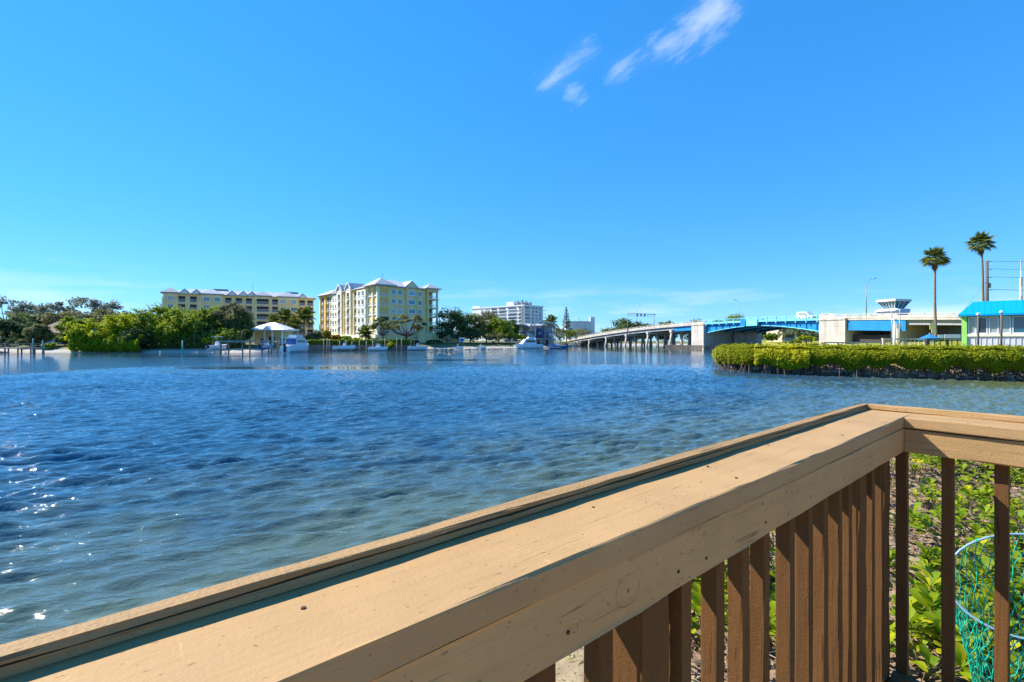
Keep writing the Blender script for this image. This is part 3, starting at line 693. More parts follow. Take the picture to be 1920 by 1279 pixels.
# hedges ----------------------------------------------------------------
def hedge(name, label, cat, front, depthdir, depth, zt, zb, leaf, n, mat, seed=1, stems=True, zroot=-0.3, base=None, bulge=0.35, stem_n=200, rootmat='root', group=None, jag=0.35, lumpy=0.11):
    """clipped mass of leaves between a front line and that line moved by depthdir*depth"""
    r = np.random.default_rng(seed)
    pl = np.array(densify(front, 0.5)); o = Vector((pl[:, 0].mean(), pl[:, 1].mean(), 0))
    t = thing(name, label, cat, o, 0, group)
    i = r.integers(0, len(pl) - 1, n); f = r.random(n)[:, None]
    base_p = pl[i] * (1 - f) + pl[i + 1] * f
    ph = r.random(6) * 6.28
    s_ = base_p[:, 0] * 1.0 + base_p[:, 1] * 0.6
    lump = 0.5 * np.sin(s_ * 1.7 + ph[0]) + 0.3 * np.sin(s_ * 3.9 + ph[1]) + 0.2 * np.sin(s_ * 8.3 + ph[2])
    topw = zt + lumpy * lump
    zlow = zb + jag * (0.5 * np.sin(s_ * 2.3 + ph[3]) + 0.5 * np.sin(s_ * 5.7 + ph[4]))
    onfront = r.random(n) < 0.55
    q = r.random(n); z = np.where(onfront, zlow + (topw - zlow) * q, topw - 0.18 * r.random(n) ** 2)
    back = np.where(onfront, 0.25 + r.random(n) ** 2 * 0.7 - bulge * np.sin(np.clip((z - zlow) / (topw - zlow), 0, 1) * 3.0) * (1 + 0.35 * lump), r.random(n) * depth)
    # rounded shoulder
    sh = np.clip((z - (topw - 0.35)) / 0.35, 0, 1); back = np.where(onfront, back + sh ** 2 * 0.55, np.maximum(back, 0.35))
    z = z + 0.10 * np.sin(base_p[:, 0] * 2.9 + back * 2.3) * np.where(onfront, 0.3, 1.0) - 0.04
    z = z + np.where((r.random(n) < 0.05) & ~onfront, r.random(n) * 0.28, 0)
    C = np.stack([base_p[:, 0] + depthdir[0] * back, base_p[:, 1] + depthdir[1] * back, z], 1) - np.array([o.x, o.y, 0])
    N = np.where(onfront[:, None], np.array([-depthdir[0], -depthdir[1], 0.55]), np.array([0, 0, 1.0])) + r.normal(size=(n, 3)) * 0.5
    V, Q = cards(C, N, leaf, r, 1.5)
    tag(link('foliage', np_mesh('foliage', V, Q, M_[mat]), t), kind='stuff')
    if stems:
        mb = MB(); rr_ = random.Random(seed)
        for _ in range(stem_n):
            j = rr_.randrange(len(pl) - 1); p = pl[j] + (pl[j + 1] - pl[j]) * rr_.random(); d = rr_.uniform(0.0, min(2.4, depth))
            x, y = p[0] + depthdir[0] * d - o.x, p[1] + depthdir[1] * d - o.y
            a = rr_.uniform(0, 6.28); sp = rr_.uniform(0.1, 0.6)
            zz = zb + rr_.uniform(0, 0.6)
            mb.tube([(x + sp * math.cos(a), y + sp * math.sin(a), zroot), (x + 0.5 * sp * math.cos(a), y + .5 * sp * math.sin(a), (zroot + zz) * 0.45), (x, y, zz)], [0.022, 0.028, 0.02], 4, False)
        tag(mb.build('stems', M_[rootmat], t), kind='stuff')
    return t

# mangroves on the right point
MF = [(60, 26.0), (38, 33.3), (33.5, 34.8), (28, 37.6), (24, 40.2), (21.2, 43.0), (20.3, 44.6)]
hedge('mangrove_hedge', 'long clipped yellow-green mangrove hedge standing on roots in the water at right', 'hedge', MF, (0.45, 0.89), 9.0, 2.36, 0.90, 0.15, 130000, 'mangrove', 4, stem_n=900, bulge=0.45, lumpy=0.06)
hedge('mangrove_shrub', 'brighter yellow mangrove shrub with coarse leaves in the hedge near its left end', 'shrub', [(24.6, 39.4), (21.5, 42.0)], (0.5, 0.86), 1.6, 2.30, 0.75, 0.24, 3600, 'yellowmang', 5, stem_n=40, bulge=0.5)
hedge('mangrove_hedge', 'rounded left tip of the mangrove hedge facing the open bay', 'hedge', [(20.5, 44.4), (20.2, 46.5), (21.2, 50.0)], (0.97, 0.2), 4.0, 2.33, 0.75, 0.15, 14000, 'mangrove', 6, stem_n=120, bulge=0.45)
# rows of rubble under the mangroves
def stones(name, label, pts, smin, smax, mat, seed, parent_label_cat='rocks'):
    r = random.Random(seed); mb = MB()
    for (x, y, z) in pts:
        s = r.uniform(smin, smax); bm = bmesh.new(); bmesh.ops.create_icosphere(bm, subdivisions=1, radius=s)
        sx, sy, sz = r.uniform(.8, 1.4), r.uniform(.7, 1.2), r.uniform(.5, .8)
        vs = [(x + v.co.x * sx * r.uniform(.8, 1.15), y + v.co.y * sy * r.uniform(.8, 1.15), z + v.co.z * sz * r.uniform(.8, 1.15)) for v in bm.verts]
        fs = [tuple(v.index for v in f.verts) for f in bm.faces]; bm.free(); mb.add(vs, fs)
    return tag(mb.build(name, M_[mat]), label, parent_label_cat, kind='stuff')
r0 = random.Random(2); pts = []
for p in densify(MF, 0.33): pts.append((p[0] + 0.4 + r0.uniform(-.2, .8), p[1] + 0.7 + r0.uniform(-.2, .6), r0.uniform(-0.05, 0.45)))
stones('rubble', 'grey rubble stones along the waterline under the mangrove hedge', pts, 0.16, 0.36, 'rock', 3)

# ------------------------------------------------------------------ low vegetation below the railing
def leaf_mesh(name, mat, L=0.085, w=0.045):
    mb = MB(); prof = [(0, 0.004), (0.2, 0.32), (0.5, 0.8), (0.75, 1.0), (0.92, 0.75), (1.0, 0.15)]
    V = []
    for t, q in prof:
        zc = 0.10 * L * math.sin(t * 2.6) - 0.10 * L * t * t
        V += [(t * L, -q * w / 2, zc + 0.10 * w * q), (t * L, 0, zc), (t * L, q * w / 2, zc + 0.10 * w * q)]
    fs = []
    for i in range(len(prof) - 1):
        a = i * 3; fs += [(a, a + 1, a + 4, a + 3), (a + 1, a + 2, a + 5, a + 4)]
    mb.add(V, fs); me = bpy.data.meshes.new(name); me.from_pydata(mb.v, [], mb.f); me.materials.append(mat)
    me.polygons.foreach_set('use_smooth', [True] * len(me.polygons)); return me
LEAVES = [leaf_mesh('leaf', M_['shrubleaf'], 0.085, 0.046), leaf_mesh('leaf', M_['shrubleaf'], 0.10, 0.048), leaf_mesh('leaf', M_['shrubleaf'], 0.07, 0.042)]
def shrub(u, v, h, nr, label, seed, size=1.0):
    r = random.Random(seed); z = near_z(u, v)
    t = thing('mangrove_seedling', label, 'shrub', uv(u, v, z - 0.02), r.uniform(0, 6.28), 'seedlings on the near bank')
    mb = MB()
    for k in range(nr):
        a = r.uniform(0, 6.28); sp = r.uniform(0.05, 0.28) * size; hh = h * r.uniform(0.5, 1.0)
        tip = Vector((math.cos(a) * sp, math.sin(a) * sp, hh)); 
        mb.tube([(0, 0, 0), (tip.x * 0.4, tip.y * 0.4, hh * 0.5), tip], [0.007, 0.005, 0.003], 5)
        nl = r.randint(6, 9); a0 = r.uniform(0, 6.28)
        for i in range(nl):
            q = i / nl; ang = a0 + i * 2.4; pit = R(62) - q * R(75) + r.uniform(-.2, .2)
            s = size * r.uniform(0.75, 1.25)
            link('leaf', LEAVES[r.randrange(3)], t, tip + Vector((0, 0, -0.05 * q * size)), (r.uniform(-.5, .5), -pit, ang), (s, s, s))
    mb.build('stem', M_['stem'], t, True)
    return t
def ray_ground(px, py):
    """where the sight line of a photo pixel meets the near bank"""
    d = Vector(((px - 960) / F, 1, -(py - HOR) / F)); s = 0.5
    while s < 22:
        p = d * s; u = p.dot(N1); v = p.dot(D1)
        if CAMZ + p.z <= near_z(u, v): return u, v
        s += 0.02
    return None
# seedlings seen between the balusters: photo pixel of the foot, height, number of sprigs, size
SEED = [(1722, 1210, .34, 5, 1.0, 'seedling beside the corner baluster with broad pale leaves'), (1745, 1105, .30, 5, 1.0, 'seedling halfway up the first gap of the right railing'),
        (1730, 1278, .30, 5, 1.1, 'seedling at the foot of the first gap of the right railing'), (1740, 960, .30, 3, .9, 'small sprig standing in bare leaf litter below the right apron board'),
        (1822, 1020, .30, 5, 1.0, 'seedling inside the upper rim of the net hoop'), (1850, 1120, .32, 6, 1.05, 'bushy seedling behind the middle of the net hoop'),
        (1905, 1130, .34, 6, 1.1, 'seedling at the right picture edge level with the hoop'), (1815, 930, .34, 4, 1.0, 'seedling in the litter under the right apron board between two balusters'),
        (1900, 960, .36, 6, 1.0, 'leafy seedling in the last gap of the right railing above the hoop'), (1908, 1040, .32, 5, 1.0, 'seedling right of the third baluster beside the hoop rim'),
        (1800, 1250, .30, 5, 1.1, 'dark seedling under the green net'), (1915, 1250, .30, 5, 1.1, 'seedling in the lower right picture corner'),
        (1830, 1240, .22, 4, 1.0, 'low seedling poking through the net mesh'), (1765, 890, .40, 5, 1.1, 'far seedling seen just below the right apron board'),
        (1850, 885, .42, 5, 1.1, 'far seedling near the top of the second right gap'), (1912, 885, .42, 5, 1.1, 'far seedling at the top of the third right gap'),
        (1305, 1110, .42, 5, 1.1, 'seedling seen right of the square post under the long rail'), (1318, 1215, .34, 4, 1.0, 'sprig low in the gap right of the square post'),
        (1378, 1100, .42, 5, 1.0, 'seedling in the second gap right of the square post'), (1408, 1060, .42, 5, 1.0, 'seedling in the third gap right of the square post'),
        (1455, 1030, .42, 5, 1.0, 'seedling in the fourth gap right of the square post'), (1462, 1130, .36, 5, 1.0, 'yellow seedling low in the fourth gap right of the square post'),
        (1500, 1000, .42, 5, 1.0, 'seedling in the fifth gap right of the square post'), (1540, 980, .42, 5, 1.0, 'seedling seen between the middle balusters of the long rail'),
        (1590, 950, .42, 5, 1.0, 'seedling seen between the far balusters of the long rail'), (1678, 905, .42, 5, 1.0, 'seedling seen in the slit beside the corner baluster'),
        (1672, 1010, .36, 4, 1.0, 'sprig seen in the slit beside the corner baluster, lower down')]
for i, (px, py, h, nr, s, lab) in enumerate(SEED):
    g = ray_ground(px, py)
    if g: shrub(g[0], g[1], h, nr + 2, lab, 40 + i, s * 1.1)
def leafy_cover():
    """uncounted low seedlings between the larger ones"""
    r1 = random.Random(77); base = []
    for me in LEAVES:
        base.append((np.array([v.co for v in me.vertices]), np.array([p.vertices[:] for p in me.polygons])))
    Vs = []; Qs = []; n = 0; st = MB()
    for k in range(60):
        px, py = (r1.uniform(1700, 1920), r1.uniform(870, 1279)) if k < 44 else (r1.uniform(1300, 1520), r1.uniform(1000, 1270))
        g = ray_ground(px, py)
        if not g or (px < 1780 and 900 < py < 1080 and r1.random() < 0.75): continue
        root = uv(g[0], g[1], near_z(*g) - 0.02); size = r1.uniform(0.8, 1.1); h = r1.uniform(.18, .34)
        for _ in range(r1.randint(4, 7)):
            a = r1.uniform(0, 6.28); sp = r1.uniform(.05, .26); hh = h * r1.uniform(.5, 1)
            tip = root + Vector((math.cos(a) * sp, math.sin(a) * sp, hh)); st.tube([root, root.lerp(tip, 0.5) + Vector((0, 0, 0.02)), tip], [0.006, 0.005, 0.003], 4, False)
            nl = r1.randint(6, 9); a0 = r1.uniform(0, 6.28)
            for i in range(nl):
                q = i / nl; pit = R(62) - q * R(75) + r1.uniform(-.2, .2); sc = size * r1.uniform(.75, 1.25)
                Mx = Matrix.LocRotScale(tip + Vector((0, 0, -0.05 * q)), __import__('mathutils').Euler((r1.uniform(-.5, .5), -pit, a0 + i * 2.4)), (sc, sc, sc))
                V, Q = base[r1.randrange(3)]; A = np.array(Mx)
                Vs.append(V @ A[:3, :3].T + A[:3, 3]); Qs.append(Q + n); n += len(V)
    tag(link('leafy_cover', np_mesh('leafy_cover', np.concatenate(Vs), np.concatenate(Qs), M_['groundleaf'], True)), 'low leafy yellow-green cover between the seedlings on the near bank', 'ground cover', kind='stuff')
    tag(st.build('cover_stems', M_['stem']), 'thin stems under the low leafy cover on the near bank', 'stems', kind='stuff')
leafy_cover()
def litter():
    r = np.random.default_rng(21); Vs = []; Qs = []; n0 = 0
    def scatter(n, u0, u1, v0, v1, size, asp, lift, tilt):
        u = r.uniform(u0, u1, n); v = r.uniform(v0, v1, n)
        z = np.array([near_z(a, b) for a, b in zip(u, v)]) + r.uniform(0.0, lift, n)
        C = np.stack([D1.x * v + N1.x * u, D1.y * v + N1.y * u, z], 1)
        N = np.array([0, 0, 1.0]) + r.normal(size=(n, 3)) * tilt
        k = z > 0.08
        return cards(C[k], N[k], size, r, asp)
    V, Q = scatter(34000, -6.5, 3.6, 2.5, 9.5, 0.038, 1.9, 0.05, 0.55); Vs.append(V); Qs.append(Q)
    V2, Q2 = scatter(6000, 0.3, 4.2, 2.35, 3.4, 0.030, 1.9, 0.02, 0.5); Vs.append(V2); Qs.append(Q2 + len(V))
    V3, Q3 = scatter(14000, -8.0, 4.5, 8.5, 17, 0.07, 1.8, 0.06, 0.55); Vs.append(V3); Qs.append(Q3 + len(V) + len(V2))
    tag(link('leaf_litter', np_mesh('leaf_litter', np.concatenate(Vs), np.concatenate(Qs), M_['litter'])), 'brown dry leaf litter covering the near bank', 'leaf litter', kind='stuff')
    # short dry grass on the sandy strip under the long railing
    n = 5200; u = r.uniform(0.7, 4.3, n); v = r.uniform(-0.6, 2.8, n); z = np.array([near_z(a, b) for a, b in zip(u, v)]); kk = z > 0.1
    C = np.stack([D1.x * v + N1.x * u, D1.y * v + N1.y * u, z + 0.012], 1)[kk]; d = r.normal(size=C.shape); d[:, 2] *= 0.35
    V, Q = cards(C, d, 0.011, r, 4.5)
    tag(link('dry_grass', np_mesh('dry_grass', V, Q, M_['drygrass'])), 'short dry yellow grass on the sandy strip below the long railing', 'grass', kind='stuff')
    mb = MB(); q = random.Random(4)
    for _ in range(1500):
        u, v = q.uniform(-0.9, 3.2), q.uniform(2.4, 9); a = q.uniform(0, 6.28); L = q.uniform(0.08, 0.34)
        z = near_z(u, v) + q.uniform(0.01, 0.07); p = uv(u, v, z); d = Vector((math.cos(a), math.sin(a), q.uniform(-.12, .25))) * L
        mb.tube([p, p + d * 0.5 + Vector((0, 0, q.uniform(-.01, .02))), p + d], [0.0035, 0.003, 0.0015], 4, False)
    tag(mb.build('twigs', M_['twig']), 'dry grey-brown twigs strewn over the leaf litter', 'twigs', kind='stuff')
    # ground cover further along the bank
    u = np.concatenate([r.uniform(-8, 4.4, 2200), r.uniform(-7, -1.2, 700)]); v = np.concatenate([r.uniform(7, 17, 2200), r.uniform(2.9, 7, 700)]); Cs = []; Ns = []
    for a, b in zip(u, v):
        z = near_z(a, b)
        if z < 0.15 or math.sin(a * 1.9) + math.sin(b * 1.3 + 1) < 0.1: continue
        k = r.integers(8, 16); d = r.normal(size=(k, 3)); d[:, 2] = np.abs(d[:, 2]); d /= np.linalg.norm(d, axis=1, keepdims=True)
        p = uv(a, b, z + 0.08); Cs.append(np.array(p) + d * np.array([0.2, 0.2, 0.3]) * r.random((k, 1))); Ns.append(d * 0.7 + np.array([0, 0, 0.6]))
    V, Q = cards(np.concatenate(Cs), np.concatenate(Ns), 0.055, r, 1.8)
    tag(link('ground_cover', np_mesh('ground_cover', V, Q, M_['groundleaf'])), 'low green ground cover further along the near bank', 'ground cover', kind='stuff')
litter()
def fishing_net():
    c = at(1930, 1098, 2.1); t = thing('hoop_net', 'green mesh crab net on a blue-grey hoop lying among the seedlings', 'net', c)
    Rm = 0.245; ax1 = Vector((0.80, -0.42, 0.34)).normalized(); up = Vector((0.15, 0.45, 0.9)); ax2 = (up - ax1 * up.dot(ax1)).normalized(); nz = ax1.cross(ax2)
    if nz.y > 0: nz = -nz
    def hp(a, k=1.0): return (ax1 * math.cos(a) * 1.15 + ax2 * math.sin(a) * 0.86) * Rm * k
    mb = MB(); mb.tube([hp(2 * math.pi * i / 40) for i in range(41)], 0.0052, 8, False); mb.build('hoop', M_['hoop'], t, True)
    n = 44; mrows = 15; mb = MB(); r = random.Random(6); g = {}
    floor = near_z(c.dot(N1), c.dot(D1)) - c.z + 0.03
    for j in range(mrows + 1):
        q = j / mrows
        for i in range(n):
            a = 2 * math.pi * (i + 0.5 * (j % 2)) / n
            p = hp(a, 1 - 0.55 * q) + Vector((0.02, 0.06, -0.62)) * q + Vector((r.uniform(-1, 1), r.uniform(-1, 1), r.uniform(-1, 1))) * 0.008
            p.z = max(p.z, floor + r.uniform(0, 0.05)); g[i, j] = p
    for j in range(mrows):
        for i in range(n):
            k = i + (1 if j % 2 else 0)
            for e in ((k - 1) % n if j % 2 == 0 else i, k % n):
                mb.tube([g[i, j], g[e, j + 1]], 0.0021, 3, False)
    mb.build('net_mesh', M_['net'], t)
    for k in range(10):
        a = 2 * math.pi * k / 10; p = hp(a); d = hp(a + 0.03) - p; MB().tube([p - d * 0.5, p + d * 0.5], 0.0075, 6).build('lashing', M_['net'], t)
fishing_net()
# ------------------------------------------------------------------ far buildings
def win_meshes():
    """window kit: frame + pane sized 1 x 1 in the x-z plane, facing -y"""
    f = MB(); w = 0.09
    f.box(0, 1, -0.10, 0.02, 0, w).box(0, 1, -0.10, 0.02, 1 - w, 1).box(0, w, -0.10, 0.02, w, 1 - w).box(1 - w, 1, -0.10, 0.02, w, 1 - w).box(0.47, 0.53, -0.09, 0.02, w, 1 - w)
    f.box(-0.08, 1.08, -0.22, 0.02, -0.10, 0.0)
    p = MB().box(w, 1 - w, -0.05, 0.0, w, 1 - w)
    return f, p
_f, _p = win_meshes()
WIN = {}
def window(parent, x, y, z, w, h, glass='tealglass', frame='white', rz=0.0):
    """window at lower-left corner (x,y,z), facing local -y turned by rz"""
    if frame not in WIN: WIN[frame] = _f.mesh('window_frame', M_[frame])
    if glass not in WIN: WIN[glass] = _p.mesh('pane', M_[glass])
    o = link('window', WIN[frame], parent, (x, y, z), (0, 0, rz), (w, 1, h))
    link('pane', WIN[glass], o)
    return o
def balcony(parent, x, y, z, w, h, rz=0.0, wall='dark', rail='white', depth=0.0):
    """flat panel, dark by default as painted recess shade, with a white railing in front, facing local -y turned by rz"""
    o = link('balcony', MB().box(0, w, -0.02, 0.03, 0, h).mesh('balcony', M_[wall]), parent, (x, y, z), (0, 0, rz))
    mb = MB(); mb.box(0, w, -0.16, -0.08, 0.98, 1.06).box(0, w, -0.15, -0.09, 0.08, 0.14)
    n = max(2, int(w / 0.28))
    for i in range(n + 1): mb.box(i * (w - 0.06) / n, i * (w - 0.06) / n + 0.06, -0.14, -0.10, 0.14, 0.98)
    mb.build('balcony_railing', M_[rail], o)
    MB().box(-0.05, w + 0.05, -0.30, 0.0, -0.16, 0.0).build('balcony_slab', M_['white'], o)
    return o

def yellow_condo():
    t = thing('condo_building', 'yellow six-storey condominium with pale roof, its sunlit side and corner toward the bay', 'building', (-42.1, 150, 2.0), R(41.07))
    E = 18.0; H = math.pi / 2
    # local x along the shaded front (0..21), local y along the sunlit side (0..52)
    MB().box(0.0, 17.2, 0.0, 52, -1, E).build('wall', M_['yellow'], t)
    MB().box(-1.4, 0.02, -0.6, 52.4, -1, 2.6).build('podium', M_['cream'], t)
    LR = -H
    def side_box(name, y0, y1, x0, z0, z1, mat): return MB().box(x0, 0.01, y0, y1, z0, z1).build(name, M_[mat], t)
    # sunlit side: bays
    side_box('bay', 7.9, 14.9, -0.9, 2.6, E - 0.5, 'cream'); side_box('bay', 20.0, 24.0, -1.0, 2.6, E + 0.6, 'cream')
    side_box('bay', 28.1, 32.4, -1.0, 2.6, E + 0.6, 'cream'); side_box('bay', 32.5, 38.8, -0.5, 2.6, E - 0.3, 'cream')
    side_box('pilaster', 15.1, 16.0, -0.35, 2.6, E, 'orange'); side_box('pilaster', 18.4, 19.8, -0.45, 2.6, E, 'yellow')
    side_box('pilaster', 24.1, 25.4, -0.5, 2.6, E, 'orange'); side_box('pilaster', 26.9, 28.0, -0.5, 2.6, E, 'yellow')
    side_box('pilaster', 45.0, 46.6, -0.5, 2.6, E, 'orange'); side_box('pilaster', 51.0, 52.0, -0.5, 2.6, E, 'yellow')
    for y0, y1 in ((-0.05, 0.55), (3.4, 4.1), (7.2, 7.8)): side_box('pillar', y0, y1, -0.5, 2.6, E, 'cream')
    for k in range(5):
        z = 3.0 + 3.0 * k
        for y0, w in ((0.7, 2.6), (4.2, 2.9)): balcony(t, -0.06, y0 + w, z, w, 2.25, LR, 'orange' if k > 2 else 'yellow')
        side_box('spandrel', 8.0, 14.8, -1.0, z - 0.55, z + 0.15, 'white')
        for y0 in (9.0, 12.0): window(t, -0.93, y0 + 1.7, z + 0.55, 1.7, 1.7, 'darkglass', 'white', LR)
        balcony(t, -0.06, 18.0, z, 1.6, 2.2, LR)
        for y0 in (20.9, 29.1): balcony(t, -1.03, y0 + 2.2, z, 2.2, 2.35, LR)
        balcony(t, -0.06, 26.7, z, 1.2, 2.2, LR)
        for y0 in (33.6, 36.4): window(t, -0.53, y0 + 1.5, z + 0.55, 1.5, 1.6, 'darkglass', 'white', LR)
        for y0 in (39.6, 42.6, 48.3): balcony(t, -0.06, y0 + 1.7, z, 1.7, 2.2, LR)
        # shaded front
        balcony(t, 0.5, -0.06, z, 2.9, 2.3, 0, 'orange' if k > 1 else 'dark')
        for x0 in (4.4, 6.7): window(t, x0, -0.03, z + 0.6, 1.45, 1.55)
        window(t, 10.2, -0.53, z + 0.6, 2.5, 1.5); window(t, 14.0, -0.03, z + 0.5, 1.45, 1.55)
    MB().box(-0.30, 0.3, -0.12, 0.3, -1, E).build('corner_pillar', M_['cream'], t)
    MB().box(9.4, 13.4, -0.5, 0.01, -1, E + 0.3).build('bay', M_['yellow'], t)
    # open corner turret at the right end
    for (x, y) in ((17.2, -0.8), (20.9, -0.8), (20.9, 2.8)): MB().box(x, x + 0.55, y, y + 0.55, -1, E + 0.2).build('pillar', M_['yellow'], t)
    for k in range(6):
        z = 3.0 * k + 2.85
        MB().box(17.1, 21.6, -0.9, 3.5, z - 0.35 if k < 5 else E - 0.7, z + 0.1 if k < 5 else E + 0.25).build('balcony_slab', M_['yellow'], t)
        if k < 5:
            mb = MB(); mb.box(17.7, 20.9, -0.72, -0.62, z + 1.0, z + 1.1)
            for i in range(10): mb.box(17.8 + i * 0.33, 17.88 + i * 0.33, -0.7, -0.64, z + 0.1, z + 1.0)
            mb.build('balcony_railing', M_['white'], t)
    MB().box(17.19, 21.4, 3.52, 14, -1, E).build('rear_wall', M_['yellow'], t)
    # roofs
    rf = MB().hip(0, 17.2, 0, 52, E + 0.02, 3.4, 1.0).build('roof', M_['roof'], t)
    MB().hip(17.0, 21.7, -1.0, 3.6, E + 0.27, 1.9, 0.8).build('turret_roof', M_['roof'], t)
    MB().hip(-0.9, 5.0, -0.5, 7.8, E + 0.3, 2.6, 0.8).build('turret_roof', M_['roof'], t)
    MB().hip(-0.6, 6.0, 38.8, 52, E + 0.1, 2.3, 0.8).build('turret_roof', M_['roof'], t)
    for y0, y1 in ((20.0, 24.0), (28.1, 32.4)):
        yc = (y0 + y1) / 2; g = MB(); g.prism([(y0 - 0.5, E + 0.6), (y1 + 0.5, E + 0.6), (yc, E + 2.9)], 'x', -0.9, 7.0); g.build('gable_roof', M_['roof'], t)
        v = MB()
        for s in (-1, 1):
            v.prism([(yc, E + 3.25), (yc, E + 2.75), (yc + s * (y1 - y0 + 1.2) / 2, E + 0.45), (yc + s * (y1 - y0 + 1.2) / 2, E + 0.95)], 'x', -1.3, -0.95)
        v.build('gable_board', M_['white'], t)
    MB().prism([(8.8, E + 0.3), (14.0, E + 0.3), (11.4, E + 2.5)], 'y', -0.8, 6.0).build('gable_roof', M_['roof'], t)
    MB().prism([(9.3, E + 0.25), (13.5, E + 0.25), (11.4, E + 1.9)], 'y', -0.87, -0.82).build('gable_board', M_['yellow'], t)
    MB().tube([(8, 14, E + 3), (8, 14, E + 6.2)], 0.06, 5).build('antenna', M_['steel'], t)
    # front garden wall
    MB().box(12, 30, -4.0, -3.6, -1, 3.2).build('garden_wall', M_['yellow'], t)
yellow_condo()
def long_condo():
    t = thing('condo_building', 'long yellow condominium wing with pale roof behind the trees, left of the corner building', 'building', (-127.7, 174, 2.0), math.atan2(22.7, 43.8))
    L, E = 51.0, 18.0
    MB().box(0, L, 0, 15, -1, E).build('wall', M_['yellow'], t)
    MB().hip(0, L, 0, 15, E + 0.02, 2.6, 0.9).build('roof', M_['roof'], t)
    MB().box(-0.6, 0.0, 1.0, 13, -1, E - 1.2).build('end_wall', M_['white'], t)
    bays = [(0.8, 'w'), (4.6, 'b'), (8.2, 'b'), (12, 'w'), (15.5, 'w'), (19.5, 'b'), (23, 'b'), (26.4, 'b'), (30.2, 'B'), (35.6, 'b'), (38.2, 'w'), (42, 'w'), (45.6, 'b'), (48.6, 'b')]
    for x, k in bays:
        for i in range(5):
            if x < 20 and i < 3: continue          # wholly behind the trees
            z = 3 + 3.0 * i
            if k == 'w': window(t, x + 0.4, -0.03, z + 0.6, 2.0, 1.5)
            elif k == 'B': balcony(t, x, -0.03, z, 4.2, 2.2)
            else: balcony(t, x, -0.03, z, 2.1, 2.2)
    for x0, x1, d in ((0, 4.4, 0.9), (11.5, 18.6, 0.7), (29.5, 35.0, 1.0), (37.8, 45.0, 0.7)):
        MB().hip(x0, x1, -d, 6, E + 0.25, 2.2, 0.6).build('bay_roof', M_['roof'], t)
        MB().box(x0, x1, -0.02 - d * 0.02, 0.0, E - 0.8, E + 0.25).build('frieze', M_['cream'], t)
    for x in (6.6, 10.3, 21.8, 25.6, 28.6, 46.8):
        MB().prism([(x - 1.9, E + 0.2), (x + 1.9, E + 0.2), (x, E + 2.0)], 'y', -0.95, 5).build('gable_roof', M_['roof'], t)
        MB().prism([(x - 1.4, E + 0.15), (x + 1.4, E + 0.15), (x, E + 1.4)], 'y', -1.02, -0.97).build('gable_board', M_['white'], t)
    for x0, x1 in ((15, 20), (41, 45.5)): MB().box(x0, x1, 6.5, 8.5, E + 2.3, E + 3.0).build('roof_vent', M_['steel'], t)
    MB().tube([(28.6, 7, E + 2), (28.6, 7, E + 6)], 0.05, 5).build('antenna', M_['steel'], t)
long_condo()
def white_condo():
    ax, ay = -37.6, 444; bx_, by_ = 10.3, 400
    ang = math.atan2(by_ - ay, bx_ - ax); L = math.hypot(bx_ - ax, by_ - ay)
    t = thing('condo_tower', 'white mid-rise condominium with rows of dark windows behind the marina', 'building', (ax, ay, 2.0), ang)
    E = 29.6; D = 25.0
    MB().box(0, L, 0, D, -1, E).build('wall', M_['whitebld'], t)
    MB().box(-0.4, L + 0.4, -0.5, D + 0.5, E, E + 0.9).build('parapet', M_['white'], t)
    MB().box(0.5, 9, 1, 10, E + 0.9, E + 2.4).build('roof_room', M_['white'], t)
    MB().box(40, 48, 5, 12, E + 0.9, E + 4.4).build('roof_room', M_['white'], t)
    MB().box(49, 58, 8, 18, E + 0.9, E + 3.4).build('roof_room', M_['greyconc'], t)
    for x, y, h in ((50, 7, 5), (52.5, 8, 4.2), (55, 7, 5.6), (58, 9, 4.6), (60, 12, 4)):
        MB().box(x, x + 1.6, y, y + 1.6, E + 0.9, E + h).build('roof_unit', M_['steel'], t)
    H = math.pi / 2
    for i in range(5, 10):
        z = i * 2.95 + 0.75
        for x, w in ((12, 3), (17.5, 6), (26, 7), (35.5, 8), (46.5, 9.5), (58.5, 3.2)):
            o = link('window', MB().box(0, w, -0.06, 0.05, 0, 1.5).mesh('window', M_['darkglass']), t, (x, 0, z))
            MB().box(-0.3, w + 0.3, -0.9, -0.07, -0.5, -0.05).build('window_sill', M_['white'], o)
        for y, w in ((0.8, 6.5), (10.5, 2.2), (15.0, 2.2), (20.5, 2.0)):
            o = link('window', MB().box(-0.05, 0.06, 0, w, 0, 1.5).mesh('window', M_['darkglass']), t, (L, y, z))
            MB().box(0.07, 0.7, -0.3, w + 0.3, -0.5, -0.05).build('window_sill', M_['white'], o)
        MB().box(L - 1.0, L + 1.6, D, D + 2.5, z - 0.8, z - 0.45).build('balcony_slab', M_['white'], t)
    MB().box(62, 63.5, -0.5, 0.0, -1, E).build('stair_slot', M_['greyconc'], t)
white_condo()
def hangar():
    t = thing('white_building', 'low white hall with a square tower behind the bridge approach', 'building', (gx(1062, 340), 340, 2), 0)
    MB().box(0, 18, 0, 12, -1, gz(604, 340) - 2).build('wall', M_['whitebld'], t)
    MB().box(-0.3, 18, -0.4, 12.4, gz(604, 340) - 2, gz(602.5, 340) - 2).build('roof', M_['roof'], t)
    MB().box(17.0, 20.2, -0.6, 4, -1, gz(594.5, 340) - 2).build('tower', M_['whitebld'], t)
    for k in range(3): MB().box(2 + k * 5, 4.5 + k * 5, -0.05, 0.0, 7.5, 9).build('window', M_['darkglass'], t)
    MB().tube([(6, 3, gz(603, 340) - 2), (8, 3, gz(594, 340) - 2), (11, 3, gz(602, 340) - 2)], 0.15, 5).build('roof_strut', M_['steel'], t)
hangar()
